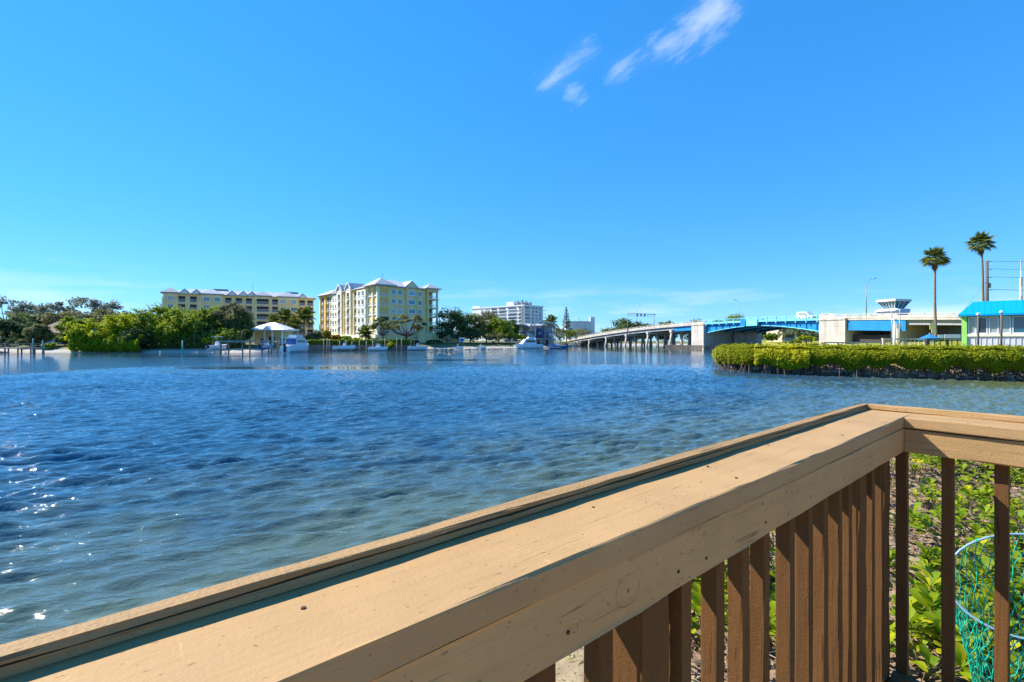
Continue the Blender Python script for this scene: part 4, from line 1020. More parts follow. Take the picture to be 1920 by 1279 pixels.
def house():
    Y = 128; x0 = gx(62, Y); t = thing('house', 'grey waterfront house with brown shingle roof under the trees at far left', 'house', (x0, Y, 1.9))
    W_ = gx(150, Y) - x0
    MB().box(0.4, W_ * 0.62, 0, 9, -0.6, 2.7).build('wall', M_['housewall'], t)
    MB().box(W_ * 0.6, W_, 1.5, 9, -0.6, 2.4).build('wing', M_['housewall'], t)
    r = MB().hip(0, W_ * 0.64, -0.5, 9.4, 2.72, 3.6, 0.5).build('roof', M_['brownroof'], t)
    MB().hip(W_ * 0.5, W_, 0.4, 9.8, 2.42, 4.6, 0.5).build('wing_roof', M_['brownroof'], t)
    MB().box(W_ * 0.7, W_ * 0.78, 4, 5.2, 4, 7.6).build('chimney', M_['brownroof'], r)
    for x in (1.4, 3.0, 4.6): window(t, x, -0.02, 0.5, 1.2, 1.7, 'darkglass')
    for x in (W_ * 0.68, W_ * 0.84): window(t, x, 1.48, 0.2, 1.6, 1.9, 'darkglass')
    MB().box(-1, W_ + 1, -4.5, -0.1, -0.75, -0.55).build('terrace', M_['concrete'], t)
house()
def pavilion():
    Y = 124; x0, x1 = gx(464, Y), gx(531, Y); t = thing('pavilion', 'small yellow pavilion with white hipped roof behind the dock', 'pavilion', (x0, Y, far_ground((x0 + x1) / 2, Y)))
    w = x1 - x0; ez = gz(620, Y) - t.location.z
    MB().box(0.5, w - 0.5, 2.5, 7, -0.4, ez).build('wall', M_['yellow'], t)
    rf = MB().hip(0, w, 0, 8, ez + 0.01, 2.3, 0.4).build('roof', M_['white'], t)
    MB().prism([(w * 0.42, ez + 0.1), (w * 0.70, ez + 0.1), (w * 0.56, ez + 1.25)], 'y', -0.55, 2).build('gable_roof', M_['white'], t)
    for x in (0.3, w * 0.44, w * 0.66, w - 0.6): MB().box(x, x + 0.35, 0.2, 0.55, -0.4, ez).build('column', M_['cream'], t)
    MB().box(w * 0.47, w * 0.63, 2.42, 2.5, -0.4, 2.2).build('doorway', M_['dark'], t)
    window(t, w * 0.22, 2.48, 0.4, 1.4, 1.5, 'darkglass'); window(t, w * 0.78, 2.48, 0.4, 1.4, 1.5, 'darkglass')
    mb = MB(); mb.box(-0.5, w + 6, -2.0, -1.9, 1.0, 1.1)
    for i in range(24): mb.box(-0.5 + i * (w + 6.4) / 23, -0.42 + i * (w + 6.4) / 23, -1.98, -1.92, -0.5, 1.0)
    mb.build('terrace_railing', M_['white'], t)
pavilion()

# ------------------------------------------------------------------ the bascule bridge
BA = Vector((30, 245, 0)); BE = Vector((0.3066, -0.9518, 0)).normalized(); BW = Vector((0.9518, 0.3066, 0)).normalized()
BROT = math.atan2(BE.y, BE.x)            # local x = along the bridge, local y = across (away from the camera)
_ps = np.polyfit([0, 22, 54.6, 80, 99.8, 120, 140, 167, 190, 240], [3.7, 5.5, 7.6, 8.6, 9.05, 9.15, 8.9, 7.95, 6.9, 4.4], 4)
def dz(s): return float(np.polyval(_ps, s))   # top of parapet
def bridge():
    t = thing('bascule_bridge', 'concrete road bridge with bright blue steel bascule span over the channel', 'bridge', BA, BROT)
    WB = 22.0; SG = [(-8, 84, 'a'), (84, 94.4, 's'), (94.4, 100.4, 'p'), (100.4, 139.6, 'l'), (139.6, 146.2, 'q'), (146.2, 156, 's'), (156, 240, 'a')]
    def ribbon(name, s0, s1, y0, y1, top, bot, mat, step=4.0, par=t):
        """bar that follows the road grade; top/bot are offsets below the parapet line (may be functions of s)"""
        n = max(1, int((s1 - s0) / step)); mb = MB(); V = []
        ft = top if callable(top) else (lambda s: dz(s) + top); fb = bot if callable(bot) else (lambda s: dz(s) + bot)
        for i in range(n + 1):
            s = s0 + (s1 - s0) * i / n; V += [(s, y0, fb(s)), (s, y1, fb(s)), (s, y1, ft(s)), (s, y0, ft(s))]
        fs = [(0, 1, 2, 3)[::-1], tuple(4 * n + k for k in range(4))]
        for i in range(n):
            for k in range(4): fs.append((4 * i + k, 4 * i + (k + 1) % 4, 4 * i + 4 + (k + 1) % 4, 4 * i + 4 + k))
        mb.add(V, fs); return mb.build(name, M_[mat], par)
    # road slab and parapets
    for s0, s1, k in SG:
        if k in 'asq' or k == 'p':
            ribbon('road_slab', s0, s1 - 0.01, -0.25, WB + 0.25, -0.95, -1.35, 'concrete')
            for y in (-0.3, WB + 0.05):
                ribbon('parapet', s0, s1 - 0.01, y, y + 0.25, -0.42, -0.95, 'concrete')
                ribbon('parapet_rail', s0, s1 - 0.01, y + 0.02, y + 0.22, 0.0, -0.13, 'concrete')
            n = int((s1 - s0) / 2.4)
            for i in range(n + 1):
                s = s0 + 0.2 + (s1 - s0 - 0.6) * i / max(1, n)
                MB().box(s, s + 0.35, -0.28, -0.07, dz(s) - 0.43, dz(s) - 0.12).build('parapet_post', M_['concrete'], t)
        else:
            ribbon('road_slab', s0 + 0.1, s1 - 0.1, 0, WB, -0.98, -1.25, 'cyan')
            for y in (-0.32, WB + 0.1):
                ribbon('fascia', s0 + 0.1, s1 - 0.1, y, y + 0.30, -0.75, -1.28, 'cyan')
                ribbon('parapet_rail', s0 + 0.1, s1 - 0.1, y + 0.08, y + 0.2, 0.02, -0.08, 'cyan')
                ribbon('parapet_rail', s0 + 0.1, s1 - 0.1, y + 0.1, y + 0.18, -0.34, -0.40, 'cyan')
            for i in range(14):
                s = s0 + 0.5 + (s1 - s0 - 1.2) * i / 13
                MB().box(s, s + 0.22, -0.42, -0.22, dz(s) - 1.75, dz(s) + 0.02).build('parapet_post', M_['cyan'], t)
                MB().box(s, s + 0.22, WB + 0.2, WB + 0.4, dz(s) - 1.3, dz(s) + 0.02).build('parapet_post', M_['cyan'], t)
        ribbon('roadway', s0, s1, 1.2, WB - 1.2, -0.93, -0.945, 'asphalt')
    # beams under the approaches
    for s0, s1, m in ((-8, 84, 'greyconc'), (156, 240, 'greyconc'), (84.1, 94.3, 'blue'), (146.3, 155.9, 'blue')):
        for j in range(6):
            y = 0.35 + j * (WB - 1.3) / 5
            ribbon('girder', s0, s1, y, y + 0.55, -1.36, -2.35 if m != 'blue' else -2.9, m)
    ribbon('girder', 146.3, 158, -0.1, 0.30, -1.36, -3.6, 'blue')
    # bascule leaves: plate girders with a curved lower edge
    def soff(s):
        q = abs(s - 120) / 19.6; return dz(s) - 2.15 - 1.75 * q ** 1.7
    for j, y in enumerate((0.5, 7.4, 14.0, 21.0)):
        for s0, s1 in ((100.4, 119.9), (120.1, 139.6)):
            g = ribbon('leaf_girder', s0, s1, y, y + 0.12, -1.26, soff, 'blue', 1.6)
            ribbon('flange', s0, s1, y - 0.25, y + 0.37, lambda s: soff(s) - 0.005, lambda s: soff(s) - 0.16, 'cyan', 1.6, g)
            for i in range(7):
                s = s0 + (i + 0.5) * (s1 - s0) / 7
                MB().box(s, s + 0.1, y - 0.2, y - 0.005, soff(s) + 0.01, dz(s) - 1.30).build('stiffener', M_['blue'], g)
    for s in np.arange(102, 139, 4.6): ribbon('cross_beam', s, s + 0.25, 0.65, 20.9, -1.27, -2.0, 'blue')
    # clearance board hung on the side of the span
    b = MB().box(117.6, 121.4, -0.62, -0.46, dz(119) - 2.3, dz(119) - 0.55).build('clearance_board', M_['cyan'], t)
    MB().box(118.2, 120.8, -0.66, -0.625, dz(119) - 2.0, dz(119) - 0.85).build('board_panel', plain('pale_board', (0.25, 0.78, 0.82), 0.5, 0.1, 2), b)
    MB().box(115.4, 117.2, -0.55, -0.45, dz(117) - 2.3, dz(117) - 0.3).build('signal_box', M_['blue'], t)
    # piers, each in two halves
    for s0, s1 in ((94.6, 100.3), (139.7, 146.0)):
        for y0, y1 in ((-0.6, 10.4), (11.6, WB + 0.6)):
            p = MB().box(s0, s1, y0, y1, -1.5, dz(s0) - 1.36).build('pier', M_['concrete'], t)
            MB().box(s0 - 0.15, s1 + 0.15, y0 - 0.15, y1 + 0.15, dz(s0) - 1.36, dz(s0) - 0.96).build('pier_cap', M_['concrete'], p)
            for q in (1.4, 2.9, 4.4): MB().box(s0 + q, s0 + q + 0.05, y0 - 0.012, y0, 0.3, dz(s0) - 1.4).build('joint', M_['greyconc'], p)
            for z in (2.2, 4.2, 6.0): MB().box(s0, s1, y0 - 0.012, y0, z, z + 0.05).build('joint', M_['greyconc'], p)
        MB().box(s0 + 1.0, s1 - 1.0, 10.4, 11.6, -1.5, dz(s0) - 2.4).build('pier_web', M_['greyconc'], t)
    # dark block, its colour standing in for the shaded void behind the right pier
    MB().box(146.05, 155.5, 1.6, WB - 1, 1.5, 4.0).build('void_shade_block', M_['dark'], t)
    MB().box(155.5, 157.0, -0.4, WB + 0.4, 1.0, dz(156) - 2.4).build('pier', M_['concrete'], t)
    # pile bents
    for s in (10, 22.5, 38.5, 54.8, 70, 84):
        bt = MB().box(s - 0.6, s + 0.6, -0.9, WB + 0.9, dz(s) - 3.25, dz(s) - 2.36).build('pile_cap', M_['concrete'], t)
        for j in range(7):
            y = -0.35 + j * (WB + 0.4) / 6; bat = (-0.9 if j == 0 else (0.7 if j % 2 else -0.4))
            MB().tube([(s + 0.25 * (1 if j % 2 else -1), y + bat, -2), (s, y, dz(s) - 3.2)], 0.42, 8).build('pile', M_['concrete'], t, True)
    for s in (170, 186, 204):
        MB().box(s - 0.6, s + 0.6, -0.5, WB + 0.5, dz(s) - 3.2, dz(s) - 2.36).build('pile_cap', M_['concrete'], t)
        for j in range(5):
            y = 0.6 + j * 5.0; MB().box(s - 0.5, s + 0.5, y, y + 1.0, 1.5, dz(s) - 3.21).build('pile', M_['concrete'], t)
    # abutment at the far end
    MB().box(-20, -2, -1, WB + 1, -1, dz(-4) - 1.4).build('abutment', M_['concrete'], t)
    MB().box(-40, -8.05, -0.3, WB + 0.3, 1.5, dz(-8) - 0.95).build('ramp', M_['concrete'], t)
    # operator's house
    def bl(px, y):   # local s where the line at offset y crosses photo column px
        k = (px - 960) / F; A = BA + BW * y; return (k * A.y - A.x) / (BE.x - k * BE.y)
    s0 = bl(1675, 3.0); cs = 0.8
    hz = dz(s0); Yd = (BA + BE * s0 + BW * 3).y
    z1, z2, z3 = gz(579.5, Yd), gz(566, Yd), gz(562, Yd)
    o = MB().box(s0 - 2.3, s0 + 1.9, 1.4, 5.0, hz - 1.0, z1).build('operator_house', M_['whitebld'], t)
    MB().frustum(s0 - 1.04, s0 + 1.04, 1.8, 4.4, z1, s0 - 1.76, s0 + 1.76, 0.9, 5.3, z2).build('glazing', M_['tealglass'], o)
    for fx in np.linspace(0, 1, 6):
        for yb, yt in ((1.78, 0.87), (4.42, 5.33)):
            a = Vector((s0 - 1.04 + 2.08 * fx, yb, z1)); b = Vector((s0 - 1.76 + 3.52 * fx, yt, z2)); MB().tube([a, b], 0.06, 4).build('mullion', M_['white'], o)
    for fy in (0.33, 0.66):
        for sg in (-1, 1):
            MB().tube([(s0 + sg * 1.06, 1.8 + 2.6 * fy, z1), (s0 + sg * 1.78, 0.9 + 4.4 * fy, z2)], 0.06, 4).build('mullion', M_['white'], o)
    MB().box(s0 - 1.92, s0 + 1.92, 0.7, 5.5, z2, z3).build('house_roof', M_['whitebld'], o)
    MB().box(s0 - 2.24, s0 + 1.76, 0.9, 5.4, z1 - 0.5, z1 - 0.2).build('house_eave', M_['white'], o)
    MB().prism([(s0 - 5.20, hz - 0.1), (s0 - 1.45, hz - 0.1), (s0 - 1.45, z1 - 0.52), (s0 - 2.24, z1 - 0.6)], 'y', 2.0, 4.5).build('stair_cover', M_['white'], o)
    return t
bridge()
def bridge_pt(s, y, z=0): return BA + BE * s + BW * y + Vector((0, 0, z))
def bl_(px, y):
    k = (px - 960) / F; A = BA + BW * y; return (k * A.y - A.x) / (BE.x - k * BE.y)
def lamp(px, pytop, y, arm, label):
    s = bl_(px, y); p = bridge_pt(s, y); z0 = dz(s) - 0.96; h = gz(pytop, p.y) - z0
    t = thing('street_lamp', label, 'street lamp', (p.x, p.y, z0))
    MB().tube([(0, 0, 0), (0, 0, h * 0.86)], [0.11, 0.07], 8).build('pole', M_['steel'], t, True)
    MB().tube([(0, 0, h * 0.86), (arm * 0.25, 0, h * 0.95), (arm * 0.75, 0, h)], 0.05, 6).build('arm', M_['steel'], t, True)
    MB().frustum(arm * 0.75 - 0.3, arm * 0.75 + 0.3, -0.16, 0.16, h - 0.08, arm * 0.75 - 0.2, arm * 0.75 + 0.2, -0.1, 0.1, h + 0.1).build('lamp_head', M_['steel'], t)
    MB().box(-0.2, 0.2, -0.2, 0.2, -0.1, 0.12).build('base', M_['concrete'], t)
lamp(1624.5, 522, -0.1, 2.4, 'tall street lamp on the bridge beside the operator house, arm toward the right')
lamp(1386, 562, 20.5, -2.2, 'street lamp behind the blue span with its arm toward the left')
lamp(1194, 572, 12, 2.0, 'thin street lamp on the bridge approach inside the signal gantry')
def gantry():
    s0, s1 = bl_(1177, -0.4), bl_(1219, 20.0); a, b = bridge_pt(s0, -0.5), bridge_pt(s0, 12.0)
    t = thing('signal_gantry', 'grey traffic signal gantry across the bridge approach', 'gantry', (a.x, a.y, dz(s0) - 2.2))
    za = gz(587.5, a.y) - t.location.z; d = b - a
    MB().tube([(0, 0, -0.2), (0, 0, za)], 0.16, 8).build('post', M_['steel'], t, True)
    e = Vector((d.x, d.y, 1.2)); MB().tube([e, (d.x, d.y, za - 0.2)], 0.14, 8).build('post', M_['steel'], t, True)
    MB().tube([(0, 0, za - 0.1), (d.x * 1.08, d.y * 1.08, za - 0.25)], 0.13, 8).build('beam', M_['steel'], t, True)
    MB().tube([(0, 0, za - 0.9), (d.x, d.y, za - 1.0)], 0.07, 6).build('beam', M_['steel'], t, True)
    for q in (0.36, 0.5, 0.64):
        p = Vector((d.x * q, d.y * q, za - 0.6)); MB().box(p.x - 0.22, p.x + 0.22, p.y - 0.2, p.y + 0.2, p.z - 0.6, p.z + 0.6).build('signal_head', M_['blackrail'], t)
gantry()
def fender():
    t = thing('bridge_fender', 'timber fender of short piles round the bridge pier', 'fender', BA, BROT)
    for i in range(30):
        s = 86 + i * 0.62 * 1.0
        MB().tube([(s, -4.2 - 0.02 * i, -1.5), (s, -4.2, 1.25)], 0.17, 6).build('pile', M_['pile'], t)
    for z in (0.55, 1.05): MB().box(85.6, 104.6, -4.02, -3.86, z, z + 0.22).build('wale', M_['pile'], t)
    for i in range(24):
        y = -4 + i * 1.05
        MB().tube([(104.6, y, -1.5), (104.6, y, 1.25)], 0.17, 6).build('pile', M_['pile'], t)
    for z in (0.55, 1.05): MB().box(104.7, 104.86, -4, 21, z, z + 0.22).build('wale', M_['pile'], t)
    MB().box(86, 104.5, -3.84, -2.4, 1.12, 1.24).build('walkway', M_['dockwood'], t)
fender()
def car(px, y, label, body, van=False, flip=False):
    s = bl_(px, y); p = bridge_pt(s, y)
    t = thing('car' if not van else 'van', label, 'van' if van else 'car', (p.x, p.y, dz(s) - 0.93), BROT + (math.pi if flip else 0) + math.atan((dz(s + 1) - dz(s - 1)) / 2) * 0)
    L, Wd = (4.4, 1.8) if van else (4.3, 1.75); H = 1.95 if van else 1.45
    pr = [(-L / 2, 0.35), (L / 2, 0.35), (L / 2, 0.85), (L / 2 - 0.9, 1.05), (L / 2 - 1.7, H), (-L / 2 + (0.1 if van else 0.7), H), (-L / 2, 1.0)]
    MB().prism(pr, 'y', -Wd / 2, Wd / 2).build('body', M_[body], t)
    for sg in (-1, 1):
        MB().prism([(-L / 2 + 0.5, 1.05), (L / 2 - 1.25, 1.05), (L / 2 - 1.75, H - 0.15), (-L / 2 + (0.5 if van else 0.9), H - 0.15)], 'y', sg * (Wd / 2 + 0.004), sg * (Wd / 2 + 0.02)).build('side_window', M_['darkglass'], t)
        for x in (-L * 0.31, L * 0.31):
            w = MB().tube([(x, sg * (Wd / 2 - 0.2), 0.33), (x, sg * (Wd / 2 + 0.02), 0.33)], 0.33, 12).build('wheel', M_['rubber'], t)
            MB().tube([(x, sg * (Wd / 2 + 0.021), 0.33), (x, sg * (Wd / 2 + 0.035), 0.33)], 0.19, 10).build('rim', M_['steel'], w)
        MB().box(L / 2, L / 2 + 0.03, sg * 0.7 - 0.18, sg * 0.7 + 0.18, 0.62, 0.8).build('headlight', M_['white'], t)
    MB().add([(L / 2 - 0.93, -Wd / 2 + 0.1, 1.08), (L / 2 - 0.93, Wd / 2 - 0.1, 1.08), (L / 2 - 1.64, Wd / 2 - 0.15, H - 0.08), (L / 2 - 1.64, -Wd / 2 + 0.15, H - 0.08)], [(0, 1, 2, 3)]).build('windscreen', M_['darkglass'], t)
car(1513, 3.2, 'white van crossing the blue bridge span', 'hullwhite', True)
car(1556, 6.8, 'white car on the bridge just right of the blue span', 'hullwhite')
# ------------------------------------------------------------------ trees on the far bank
def ftree(name, label, px, ptop, wpx, Y, mat, cat='tree', group='trees on the far bank', **k):
    x = gx(px, Y); zg = far_ground(x, Y); h = (gz(ptop, Y) - zg) * 1.02; w = wpx / F * Y * 1.12
    return tree(name, label, cat, x, Y, zg, h, w, mat, group=group, **k)
def fbush(label, px, ptop, wpx, Y, mat, name='shore_bush', **k):
    x = gx(px, Y); zg = far_ground(x, Y); h = gz(ptop, Y) - zg; w = wpx / F * Y
    return bush(name, label, x, Y, zg, h, w, mat, group='bushes on the far bank', **k)
AIR = dict(trunkh=0.30, clumps=30, per=60, csize=0.25, leaf=0.5, hollow=0.6, flat=0.25)
DEN = dict(trunkh=0.04, clumps=46, per=85, csize=0.30, leaf=0.45, hollow=0.5, lowcut=-0.95)
ftree('pine_tree', 'tall airy grey-green pine at the left picture edge', 12, 556, 62, 152, 'greyg', **AIR)
ftree('pine_tree', 'airy grey-green pine above the house, second from the left edge', 58, 562, 60, 158, 'greyg', **AIR)
ftree('pine_tree', 'airy pine over the ridge of the brown-roofed house', 103, 564, 58, 156, 'greyg', **AIR)
ftree('pine_tree', 'tallest airy pine behind the round bright bush', 160, 555, 74, 154, 'greyg', **AIR)
ftree('pine_tree', 'airy pine with thin crown right of the tallest pine', 210, 560, 60, 158, 'greyg', **AIR)
ftree('oak_tree', 'dark oak filling the left picture edge above the dock', 18, 592, 82, 126, 'dark_leaf', **DEN)
ftree('oak_tree', 'dark oak standing behind the left end of the house', 62, 583, 76, 144, 'oak', **DEN)
ftree('oak_tree', 'olive oak behind the right end of the house', 122, 580, 84, 146, 'olive', **DEN)
ftree('oak_tree', 'brownish oak between the tallest pine and the bright trees', 190, 578, 76, 140, 'olive', **DEN)
ftree('oak_tree', 'grey-brown bare-looking oak above the round bright bush', 222, 588, 50, 130, 'oak', **DEN)
ftree('oak_tree', 'small olive tree in front of the left half of the house', 72, 604, 40, 118, 'olive', **DEN)
ftree('oak_tree', 'mid green tree beside the right wall of the house', 140, 588, 46, 124, 'mid', **DEN)
fbush('pale olive bush on the bank in front of the house', 57, 630, 46, 117, 'olive')
fbush('small bright green bush at the house terrace', 93, 641, 18, 114.5, 'bright')
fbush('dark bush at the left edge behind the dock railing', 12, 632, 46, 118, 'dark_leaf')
fbush('leafy bush under the house windows', 122, 628, 34, 120, 'mid')
ftree('mangrove_tree', 'round bright yellow-green mangrove at the waterline beside the house', 178, 595, 88, 116, 'bright', **DEN)
ftree('mangrove_tree', 'bright green tree right of the round bright mangrove', 240, 577, 66, 119, 'bright', **DEN)
ftree('mangrove_tree', 'largest bright green tree below the left end of the long condominium', 295, 564, 84, 121, 'mid', **DEN)
ftree('mangrove_tree', 'mid green tree covering the lower long condominium', 350, 574, 76, 122, 'mid', **DEN)
ftree('oak_tree', 'grey-green oak in front of the long condominium', 400, 566, 66, 123, 'mid', **DEN)
ftree('oak_tree', 'olive crowned tree left of the pavilion', 436, 561, 58, 122, 'olive', **DEN)
ftree('oak_tree', 'tree in the gap beside the pavilion roof', 452, 590, 40, 121, 'oak', **DEN)
ftree('mangrove_tree', 'rounded yellow-green tree between the largest tree and the oak', 326, 582, 60, 118.5, 'bright', **DEN)
ftree('mangrove_tree', 'rounded green tree just left of the grey-green oak', 374, 578, 58, 119, 'mid', **DEN)
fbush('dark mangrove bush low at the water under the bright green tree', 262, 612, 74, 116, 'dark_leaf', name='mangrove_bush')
fbush('shaded mangrove bush in the middle of the tree row', 322, 606, 74, 117, 'mid', name='mangrove_bush')
fbush('leafy mangrove bush left of the first boat lift', 380, 604, 64, 118, 'oak', name='mangrove_bush')
fbush('dark mangrove bush behind the first boat lift', 430, 606, 58, 118, 'mid', name='mangrove_bush')
fbush('yellowish mangrove bush between the tree trunks and the boat lift', 402, 622, 40, 116.5, 'bright', name='mangrove_bush')
# palms near the pavilion and the condominium
def fpalm(label, px, ptop, Y, crown, kind='feather', **k):
    x = gx(px, Y); zg = far_ground(x, Y); return palm('palm_tree', label, x, Y, zg, gz(ptop, Y) - zg - crown * 0.35, kind, crown, group='palms on the far bank', **k)
fpalm('bushy palm right behind the pavilion roof', 533, 587, 136, 3.6, nfr=22, rad=0.17, seed=1)
fpalm('palm left of the corner of the yellow building', 570, 584, 138, 3.9, nfr=22, rad=0.17, seed=2)
fpalm('short palm between the two tall palms by the pavilion', 552, 602, 134, 3.2, nfr=20, rad=0.17, seed=3)
fpalm('palm in front of the sunlit podium of the yellow building', 686, 617, 141, 3.4, nfr=22, rad=0.16, seed=4)
fpalm('small palm left of the pavilion over the boat lift', 512, 594, 137, 2.8, nfr=18, rad=0.14, seed=5)
fpalm('palm rising behind the boat racks', 1033, 598, 195, 4.6, nfr=20, rad=0.2, seed=6)
fbush('olive bush behind the white cruiser', 588, 618, 34, 134, 'olive')
fbush('mauve-brown shrub between pavilion and cruiser', 545, 622, 36, 131, 'olive')
fbush('yellow flowering shrub at the foot of the yellow building', 610, 616, 28, 140, 'yellowfl')
fbush('orange flowering shrub at the foot of the yellow building', 629, 622, 18, 139, 'orangefl')
fbush('green shrub between orange blossoms and palm', 650, 628, 22, 139, 'mid')
fbush('low green shrub left of the palm', 668, 632, 20, 139, 'bright')
fbush('green shrub right of the palm', 704, 632, 20, 138, 'mid')
OAK = dict(trunkh=0.34, clumps=30, per=75, csize=0.22, leaf=0.36, hollow=0.6, rad=0.42)
ftree('oak_tree', 'gnarled olive oak before the shaded front of the yellow building', 762, 588, 92, 139, 'olive', flat=0.3, **OAK)
ftree('oak_tree', 'smaller oak at the corner of the yellow building', 718, 592, 44, 140, 'oak', **{**OAK, 'clumps': 18, 'rad': 0.22})
fbush('dark cone-shaped shrub under the gnarled oak', 779, 634, 14, 138, 'dark_leaf', clumps=10)
fbush('bright yellow-green bush among the dock piles', 733, 640, 22, 134.5, 'bright')
ftree('oak_tree', 'dark green oak right of the yellow building', 842, 575, 66, 168, 'dark_leaf', **DEN)
ftree('oak_tree', 'dark oak in the middle of the wood by the beach', 882, 586, 62, 166, 'oak', **DEN)
ftree('oak_tree', 'olive autumn-tinted oak before the white condominium', 912, 582, 52, 172, 'olive', **DEN)
ftree('oak_tree', 'yellowish oak at the right end of the wood', 935, 596, 52, 168, 'mid', **DEN)
ftree('oak_tree', 'dark oak beside the boat racks', 956, 596, 34, 174, 'dark_leaf', **DEN)
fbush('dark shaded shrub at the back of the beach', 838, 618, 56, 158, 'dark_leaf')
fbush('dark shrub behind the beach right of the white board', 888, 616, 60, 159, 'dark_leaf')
fbush('olive shrub where the beach ends', 925, 622, 34, 161, 'olive')
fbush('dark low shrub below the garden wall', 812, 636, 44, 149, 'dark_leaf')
fbush('round green bush on the point beside the marina', 950, 613, 38, 165, 'mid')
fbush('bright low bush on the point beside the marina', 974, 626, 24, 166, 'bright')
fbush('grey-green bush right of the boat racks', 1050, 612, 30, 226, 'olive')
fbush('olive bush below the white hall', 1088, 611, 58, 252, 'olive')
fbush('olive bush beside the tall conifer', 1070, 616, 26, 246, 'mid')
def conifer():
    Y = 240; x = gx(1062, Y); zg = far_ground(x, Y); h = gz(576, Y) - zg
    t = thing('norfolk_pine', 'slender tiered conifer standing alone left of the bridge approach', 'tree', (x, Y, zg - 0.1))
    MB().tube([(0, 0, -0.3), (0, 0, h)], [0.28, 0.05], 7).build('trunk', M_['bark'], t, True)
    Cs = []
    for i in range(15):
        q = i / 14; z = h * (0.42 + 0.57 * q); rad = (2.3 * (1 - q) ** 0.8 + 0.25) * (1 if q > 0.12 else 0.7)
        n = int(60 * (1 - q) + 14); a = rng.uniform(0, 6.28, n); rr_ = rad * rng.random(n) ** 0.5
        Cs.append(np.stack([rr_ * np.cos(a), rr_ * np.sin(a), z - 0.25 * rr_ + rng.uniform(-.18, .18, n)], 1))
    C = np.concatenate(Cs); V, Q = cards(C, np.array([0, 0, 1.0]) + rng.normal(size=C.shape) * 0.5, 0.5, rng)
    link('crown', np_mesh('crown', V, Q, M_['dark_leaf']), t)
conifer()
# trees beyond the bridge
ftree('oak_tree', 'broad dark oak beyond the bridge approach, left of the gantry post', 1165, 597, 76, 300, 'oak', **{**DEN, 'leaf': 0.7})
ftree('oak_tree', 'dark oak inside the signal gantry', 1190, 601, 46, 296, 'dark_leaf', **{**DEN, 'leaf': 0.7})
ftree('oak_tree', 'low tree right of the signal gantry', 1215, 606, 40, 300, 'oak', **{**DEN, 'leaf': 0.7})
ftree('oak_tree', 'low oak showing over the middle of the approach', 1252, 602, 50, 300, 'oak', **{**DEN, 'leaf': 0.7})
ftree('oak_tree', 'oak showing left of the first bridge pier', 1303, 598, 54, 300, 'dark_leaf', **{**DEN, 'leaf': 0.7})
def rtree(name, label, px, ptop, wpx, Y, mat, zg=2.5, cat='tree', **k):
    x = gx(px, Y); return tree(name, label, cat, x, Y, zg, gz(ptop, Y) - zg, wpx / F * Y, mat, group='trees beyond the bridge', **k)
rtree('oak_tree', 'green tree rising behind the left end of the blue span', 1380, 586, 56, 280, 'mid', **{**DEN, 'leaf': 0.7})
rtree('oak_tree', 'small tree peeping over the blue span near the first pier', 1345, 597, 40, 285, 'oak', **{**DEN, 'leaf': 0.7})
rtree('oak_tree', 'low tree peeping over the middle of the blue span', 1425, 597, 50, 285, 'dark_leaf', **{**DEN, 'leaf': 0.7})
rtree('shade_tree', 'leafy tree under the left part of the arch', 1446, 624, 30, 186, 'mid', **DEN)
for px, pt, lab in ((1468, 620, 'short palm under the bridge arch, leftmost'), (1487, 614, 'middle palm of the group under the bridge arch'), (1500, 616, 'thin palm right of the middle palm under the arch'), (1521, 624, 'palm beside the right pier under the arch')):
    palm('palm_tree', lab, gx(px, 166), 166, 2.3, gz(pt, 166) - 3.2, 'fan', 2.3, 18, 0.17, 4, seed=px, group='palms under the bridge arch')
rtree('bush', 'pale green bush on the bank before the right pier', 1512, 628, 44, 100, 'bright', 2.4, 'bush', trunkh=0.04, clumps=16, per=70, csize=0.36, leaf=0.3, lowcut=-0.3, hollow=0.4)
rtree('bush', 'low bush on the bank under the arch', 1490, 638, 40, 98, 'mid', 2.3, 'bush', trunkh=0.04, clumps=12, per=70, csize=0.36, leaf=0.3, lowcut=-0.3, hollow=0.4)
def far_woods():
    r = np.random.default_rng(8); Cs = []
    for _ in range(520):
        x = r.uniform(-420, 700); y = 330 + r.uniform(0, 60) if x > -60 else 205 + 0.25 * (x + 60) * 0 + r.uniform(0, 30)
        h = r.uniform(5, 9) if x > 60 else r.uniform(6, 11); k = 46
        d = r.normal(size=(k, 3)); d /= np.linalg.norm(d, axis=1, keepdims=True)
        Cs.append(np.array([x, y, 2 + h * 0.5]) + d * np.array([4.2, 3, h * 0.5]) * r.random((k, 1)) ** 0.4)
    C = np.concatenate(Cs); V, Q = cards(C, np.array([0, -0.4, 0.8]) + r.normal(size=C.shape) * 0.6, 1.1, r)
    tag(link('far_woods', np_mesh('far_woods', V, Q, M_['oak'])), 'distant band of low woods along the horizon', 'woods', kind='stuff')
far_woods()
hedge('mangrove_fringe', 'dark mangrove fringe overhanging the water under the bright trees', 'mangroves', [(gx(134, 112.6), 112.2), (gx(200, 112.6), 112.6), (gx(262, 112.6), 112.4)], (0, 1), 5, 3.3, 0.35, 0.42, 5600, 'bright', 31, stem_n=120, bulge=0.8, lumpy=1.2)
hedge('mangrove_fringe', 'shaded low mangrove fringe behind the narrow sand strip', 'mangroves', [(gx(258, 117), 116.5), (gx(330, 117), 116.8), (gx(462, 116), 115.6)], (0, 1), 4, 4.6, 0.9, 0.42, 9000, 'oak', 32, stem_n=160, bulge=0.7, zroot=0.8, lumpy=1.2)
